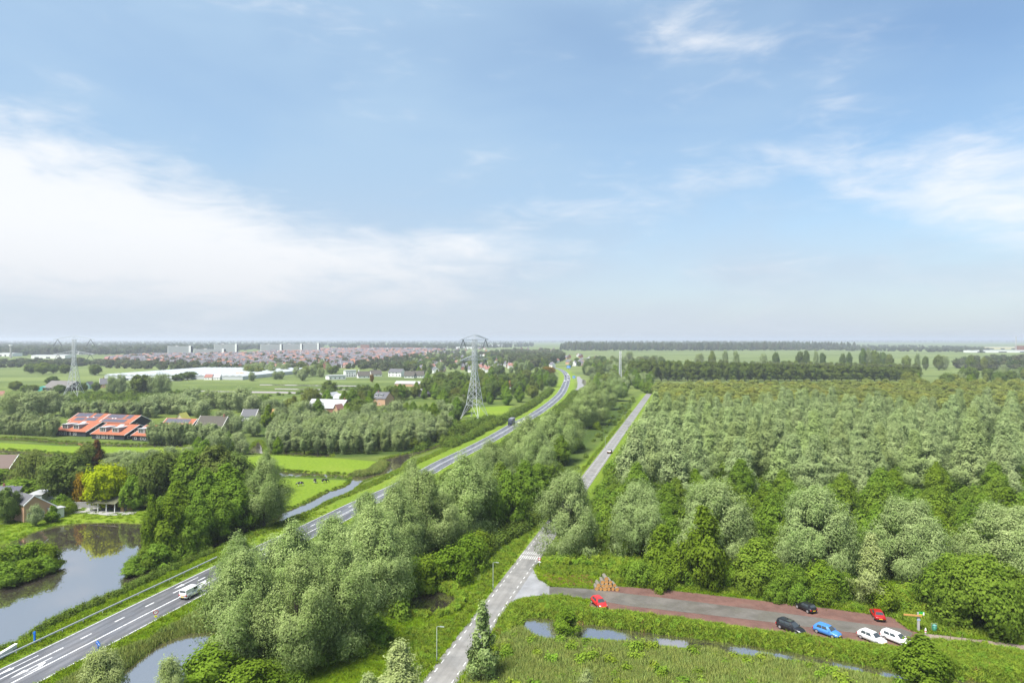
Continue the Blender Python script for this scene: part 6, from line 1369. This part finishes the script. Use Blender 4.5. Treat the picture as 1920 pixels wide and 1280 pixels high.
for dx, ang in ((.22, 0), (-.2, 0)): 
    d_ = plate_disc('blue_disc', .30, 1.45 if dx > 0 else 1.62, M_BLUE, o, -.12 if dx > 0 else .06, dx); MB().add([(dx - .16, (-.126 if dx > 0 else .054), (1.45 if dx > 0 else 1.62) + .10), (dx - .10, (-.126 if dx > 0 else .054), (1.45 if dx > 0 else 1.62) + .16), (dx + .15, (-.126 if dx > 0 else .054), (1.45 if dx > 0 else 1.62) - .08), (dx + .09, (-.126 if dx > 0 else .054), (1.45 if dx > 0 else 1.62) - .15)], [(0, 1, 2, 3)]).build('white_arrow', M_SIGNW, d_)
x, y = P(65, 1207); o = empty('blue_marker_post', (x, y, 0), R(-10)); tag(o, 'tall blue marker post beside the guard rail', 'traffic post')
MB().box(-.13, .13, -.10, .10, -.2, 2.0).build('post', M_BLUE, o); MB().box(-.22, .22, -.12, -.105, 1.6, 1.95).build('plate', M_BLUE, o)
x, y = P(1011.5, 1064); o = empty('warning_sign', (x, y, 0), R(-10)); tag(o, 'small red and white sign pair at the speed hump', 'road sign')
MB().bar((0, 0, -.3), (0, 0, 2.0), .035, 8).build('post', M_STEEL, o); d_ = plate_disc('round_sign', .30, 1.86, M_SIGNW, o); disc(MB(), .30, -.056, 1.86, 24, .17).build('red_ring', M_RED, d_); MB().add([(-.4, -.05, 1.16), (.4, -.05, 1.16), (0, -.05, 1.56)], [(0, 1, 2)]).build('white_triangle', M_SIGNW, o)
for px, py, wd, hh, zb, lb in [(1066, 692.5, 6.0, 4.0, 2.2, 'blue direction board at the far bend of the main road'), (1076, 712, 3.2, 2.8, 2.0, 'blue direction board between main road bend and canal')]:
    x, y = P(px, py); o = empty('direction_board', (x, y, 0), R(-5)); tag(o, lb, 'direction sign'); [MB().bar((sx * wd * .35, .1, 0), (sx * wd * .35, .1, zb + hh), .12, 6).build('post', M_STEEL, o) for sx in (-1, 1)]
    bd = MB().box(-wd/2, wd/2, -.1, .05, zb, zb + hh).build('board', simple('direction_blue', (.03, .20, .62), .5), o); MB().box(-wd*.4, wd*.3, -.13, -.105, zb + hh*.25, zb + hh*.35).build('white_line', M_SIGNW, bd); MB().box(-wd*.4, wd*.1, -.13, -.105, zb + hh*.6, zb + hh*.7).build('white_line', M_SIGNW, bd)
# entrance post with green board and wooden beam
x, y = P(1722, 1183); o = empty('entrance_post', (x, y, 0), R(-14)); tag(o, 'concrete post with green board and long wooden beam at the car park end', 'sign post')
MB().box(-.17, .17, -.15, .15, -.3, 3.1).build('post', M_CONC, o); MB().box(-2.25, .45, -.33, -.155, 2.55, 2.78).build('wooden_beam', simple('varnished_beam', (.50, .27, .085), .6, 0, .2, 3), o)
bd = MB().box(.0, .82, -.24, -.20, 2.80, 3.36).build('green_board', M_GREEN, o); MB().box(.60, .80, -.262, -.243, 2.82, 3.30).build('pale_panel', M_SIGNW, bd); MB().box(.02, .58, -.262, -.243, 2.84, 2.94).build('yellow_panel', M_YELL, bd)
MB().box(-.26, .26, -.19, -.153, 1.88, 2.06).build('blue_plate', simple('pale_blue_plate', (.35, .44, .62), .5), o)
x, y = P(1752.5, 1183.5); o = empty('litter_bin', (x, y, 0), R(-10)); tag(o, 'green litter bin with domed lid beside the footpath', 'litter bin'); M_BIN = simple('bin_green', (.025, .16, .10), .5)
MB().tube([(0, 0, 0), (0, 0, .05), (0, 0, .95)], [.34, .36, .36], 16).build('body', M_BIN, o, True); MB().tube([(0, 0, .955), (0, 0, 1.08), (0, 0, 1.20)], [.37, .33, .14], 16).build('lid', simple('bin_lid', (.10, .26, .24), .5), o, True); MB().tube([(-.42, .2, 0), (-.42, .2, 1.3), (.42, .2, 1.3), (.42, .2, 0)], [.035] * 4, 6).build('frame', M_POLE, o)
x, y = P(1735.5, 1190); o = empty('white_bollard', (x, y, 0)); tag(o, 'pointed white bollard where the footpath starts', 'bollard'); MB().tube([(0, 0, -.2), (0, 0, .85), (0, 0, 1.2)], [.15, .14, .03], 8).build('post', M_TRIM, o, True); MB().tube([(0, 0, .60), (0, 0, .72)], [.152, .150], 8).build('band', M_RED, o)
# fallen trunk
a, b = P(1768, 1203), P(1856, 1219); o = empty('fallen_trunk', (a[0], a[1], 0)); tag(o, 'grey fallen trunk lying along the footpath', 'fallen tree'); dx, dy = b[0] - a[0], b[1] - a[1]
MB().tube([(dx * f, dy * f + .15 * math.sin(7 * f), .28 + .05 * math.sin(11 * f)) for f in np.linspace(0, 1, 9)], [.30 - .16 * f for f in np.linspace(0, 1, 9)], 8).build('trunk', simple('dead_bark', (.20, .165, .135), .95, 0, .3, 2), o, True)
for f, l_ in ((.15, 1.2), (.4, 1.4), (.6, 1.0), (.8, .9)): MB().bar((dx * f, dy * f, .3), (dx * f + .5, dy * f + .5, .3 + l_), .09, 5, .02).build('broken_branch', M_WOODD, o)
# --- log pile: every log is a thing
M_CUT, t, out = new_mat('cut_wood'); tcg = t.n('ShaderNodeTexCoord').outputs['Object']; wv = t.noise(tcg, 4, 4, .6); principled(t, out, t.mix(t.ss(wv, .3, .7), (.42, .17, .035), (.58, .33, .11)), .85)
BKL = simple('log_bark', (.17, .155, .125), .95, 0, .35, 2); lg = a_ * 0
def log_mesh(seed):
    g = random.Random(seed); r_ = g.uniform(.30, .40); L = g.uniform(1.7, 2.3); n = 14
    m_ = MB(); rad = [r_ * (1 + .06 * math.sin(k * 1.9 + seed)) for k in range(n)]; v = []
    for yy, sc in ((0, 1), (L * .5, .96), (L, .92)): v += [(rad[k] * sc * math.cos(2*math.pi*k/n), yy, rad[k] * sc * math.sin(2*math.pi*k/n)) for k in range(n)]
    m_.add(v, [(j*n + k, (j+1)*n + k, (j+1)*n + (k+1) % n, j*n + (k+1) % n) for j in range(2) for k in range(n)]); bark = m_.mesh('bark', [BKL], True)
    e = MB(); e.add([(rad[k] * .99 * math.cos(2*math.pi*k/n), -.004, rad[k] * .99 * math.sin(2*math.pi*k/n)) for k in range(n)], [tuple(range(n))]); e.add([(rad[k] * .91 * math.cos(2*math.pi*k/n), L + .004, rad[k] * .91 * math.sin(2*math.pi*k/n)) for k in range(n)], [tuple(range(n - 1, -1, -1))]); return bark, e.mesh('cut_end', [M_CUT]), r_
LM = [log_mesh(k) for k in range(6)]; lx, ly = P(1138, 1107.5); k = 0
for row, (n, z) in enumerate([(6, .34), (5, .92), (3, 1.48), (1, 2.05)]):
    for i in range(n):
        bk, en, r_ = LM[k % 6]; k += 1; yj = RND.uniform(-.15, .35) + row * .18
        o = empty('timber_log', (lx + (i - (n - 1) / 2) * .76 + RND.uniform(-.04, .04), ly + yj, z), R(4) + RND.uniform(-.06, .06))
        tag(o, 'sawn orange-ended log in the %s of the pile' % ['bottom row', 'second row', 'third row', 'very top', 'very top'][row], 'log', 'logs of the log pile'); q = bpy.data.objects.new('bark', bk); link(q, o); q = bpy.data.objects.new('cut_end', en); link(q, o)
# --- cows
def cow(px, py, rz, label, graze=True, lying=False):
    me = bpy.data.meshes.new('body'); zl = 0.0
    J = {'rump': (-.75, 0, 1.12, .34), 'mid': (0, 0, 1.02, .40), 'chest': (.62, 0, 1.08, .36), 'neck': (1.02, 0, 1.10 if graze else 1.45, .20), 'poll': (1.36, 0, .72 if graze else 1.72, .15), 'muzzle': (1.56, 0, .34 if graze else 1.55, .10),
         'tail': (-1.02, 0, 1.10, .05), 'tailend': (-1.08, 0, .55, .04)}
    E = [('rump', 'mid'), ('mid', 'chest'), ('chest', 'neck'), ('neck', 'poll'), ('poll', 'muzzle'), ('rump', 'tail'), ('tail', 'tailend')]
    for nm, x, par in (('h', -.70, 'rump'), ('f', .58, 'chest')):
        for sy in (-1, 1):
            a = '%s%d' % (nm, sy); J[a + 'u'] = (x + (.06 if nm == 'h' else 0), sy * .20, .78, .17); J[a + 'k'] = (x - (.10 if nm == 'h' else -.02), sy * .21, .44, .085); J[a + 'f'] = (x, sy * .21, .06, .075); E += [(par, a + 'u'), (a + 'u', a + 'k'), (a + 'k', a + 'f')]
    for sy in (-1, 1): J['ear%d' % sy] = (J['poll'][0] - .03, sy * .26, J['poll'][2] + .08, .05); E.append(('poll', 'ear%d' % sy))
    ks = list(J); me.from_pydata([J[k][:3] for k in ks], [(ks.index(a), ks.index(b)) for a, b in E], [])
    o = bpy.data.objects.new('cow', me); COL.objects.link(o); sk = o.modifiers.new('skin', 'SKIN'); 
    for i, k_ in enumerate(ks): me.skin_vertices[0].data[i].radius = (J[k_][3], J[k_][3])
    me.skin_vertices[0].data[ks.index('mid')].use_root = True; o.modifiers.new('sub', 'SUBSURF').levels = 1; o.modifiers['sub'].render_levels = 2
    dg = bpy.context.evaluated_depsgraph_get(); bm_ = bpy.data.meshes.new_from_object(o.evaluated_get(dg)); o.modifiers.clear(); o.data = bm_; bm_.materials.clear(); bm_.materials.append(M_COW)
    bm_.polygons.foreach_set('use_smooth', np.ones(len(bm_.polygons), bool)); o.location = (*P(px, py), 0); o.rotation_euler = (0, 0, rz); return tag(o, label, 'cow', 'cows on the pasture')
M_COW, t, out = new_mat('black_pied_hide'); tcg = t.n('ShaderNodeTexCoord').outputs['Object']; sx_ = t.n('ShaderNodeSeparateXYZ'); t.t.links.new(tcg, sx_.inputs[0])
nn = t.m('ADD', t.noise(tcg, 1.3, 2, .5), t.m('MULTIPLY', t.ss(sx_.outputs[2], .35, .85), .22)); principled(t, out, t.mix(t.ss(nn, .52, .56), (.62, .60, .56), (.012, .012, .013)), .85)
cow(563.5, 910.5, R(196), 'black and white cow grazing, leftmost of the three'); cow(590.5, 905, R(120), 'dark cow in the middle of the three, turned away'); cow(608.5, 905, R(25), 'black and white cow with pale head, rightmost of the three')
# ================================================================== the air: one even box of thin haze round the whole place
hzm = bpy.data.materials.new('haze'); hzm.use_nodes = True; hzm.node_tree.nodes.clear(); t = NT(hzm.node_tree); out = t.n('ShaderNodeOutputMaterial')
pv = t.n('ShaderNodeVolumePrincipled'); pv.inputs['Color'].default_value = (.86, .92, 1.0, 1); pv.inputs['Density'].default_value = HAZE_D; pv.inputs['Anisotropy'].default_value = .2
t.t.links.new(pv.outputs[0], out.inputs['Volume'])
hb = MB().box(-64000, 64000, -800, 62000, -3, 75).build('haze', hzm, None); tag(hb, 'thin grey-blue haze over the far polder', 'haze', None, 'stuff')

# ================================================================== labels: what nothing but its place tells apart gets its place
ORD = 'first second third fourth fifth sixth seventh eighth ninth tenth eleventh twelfth thirteenth fourteenth fifteenth sixteenth seventeenth eighteenth nineteenth twentieth twenty-first twenty-second twenty-third twenty-fourth twenty-fifth twenty-sixth twenty-seventh twenty-eighth twenty-ninth thirtieth'.split()
from collections import defaultdict
same = defaultdict(list)
for o in S.objects:
    if o.parent is None and 'label' in o.keys() and o.get('kind') is None: same[o['label']].append(o)
for lb, l in same.items():
    if 1 < len(l) <= 30:
        l.sort(key=lambda o: o.location.x / max(o.location.y, 1.0))
        for i, o in enumerate(l): o['label'] = lb + ', ' + (ORD[i] + ' from the left' if i else 'leftmost') if i < len(l) - 1 else lb + ', rightmost'
        if len((lb + ', second from the left').split()) > 16: print('LONG', lb)
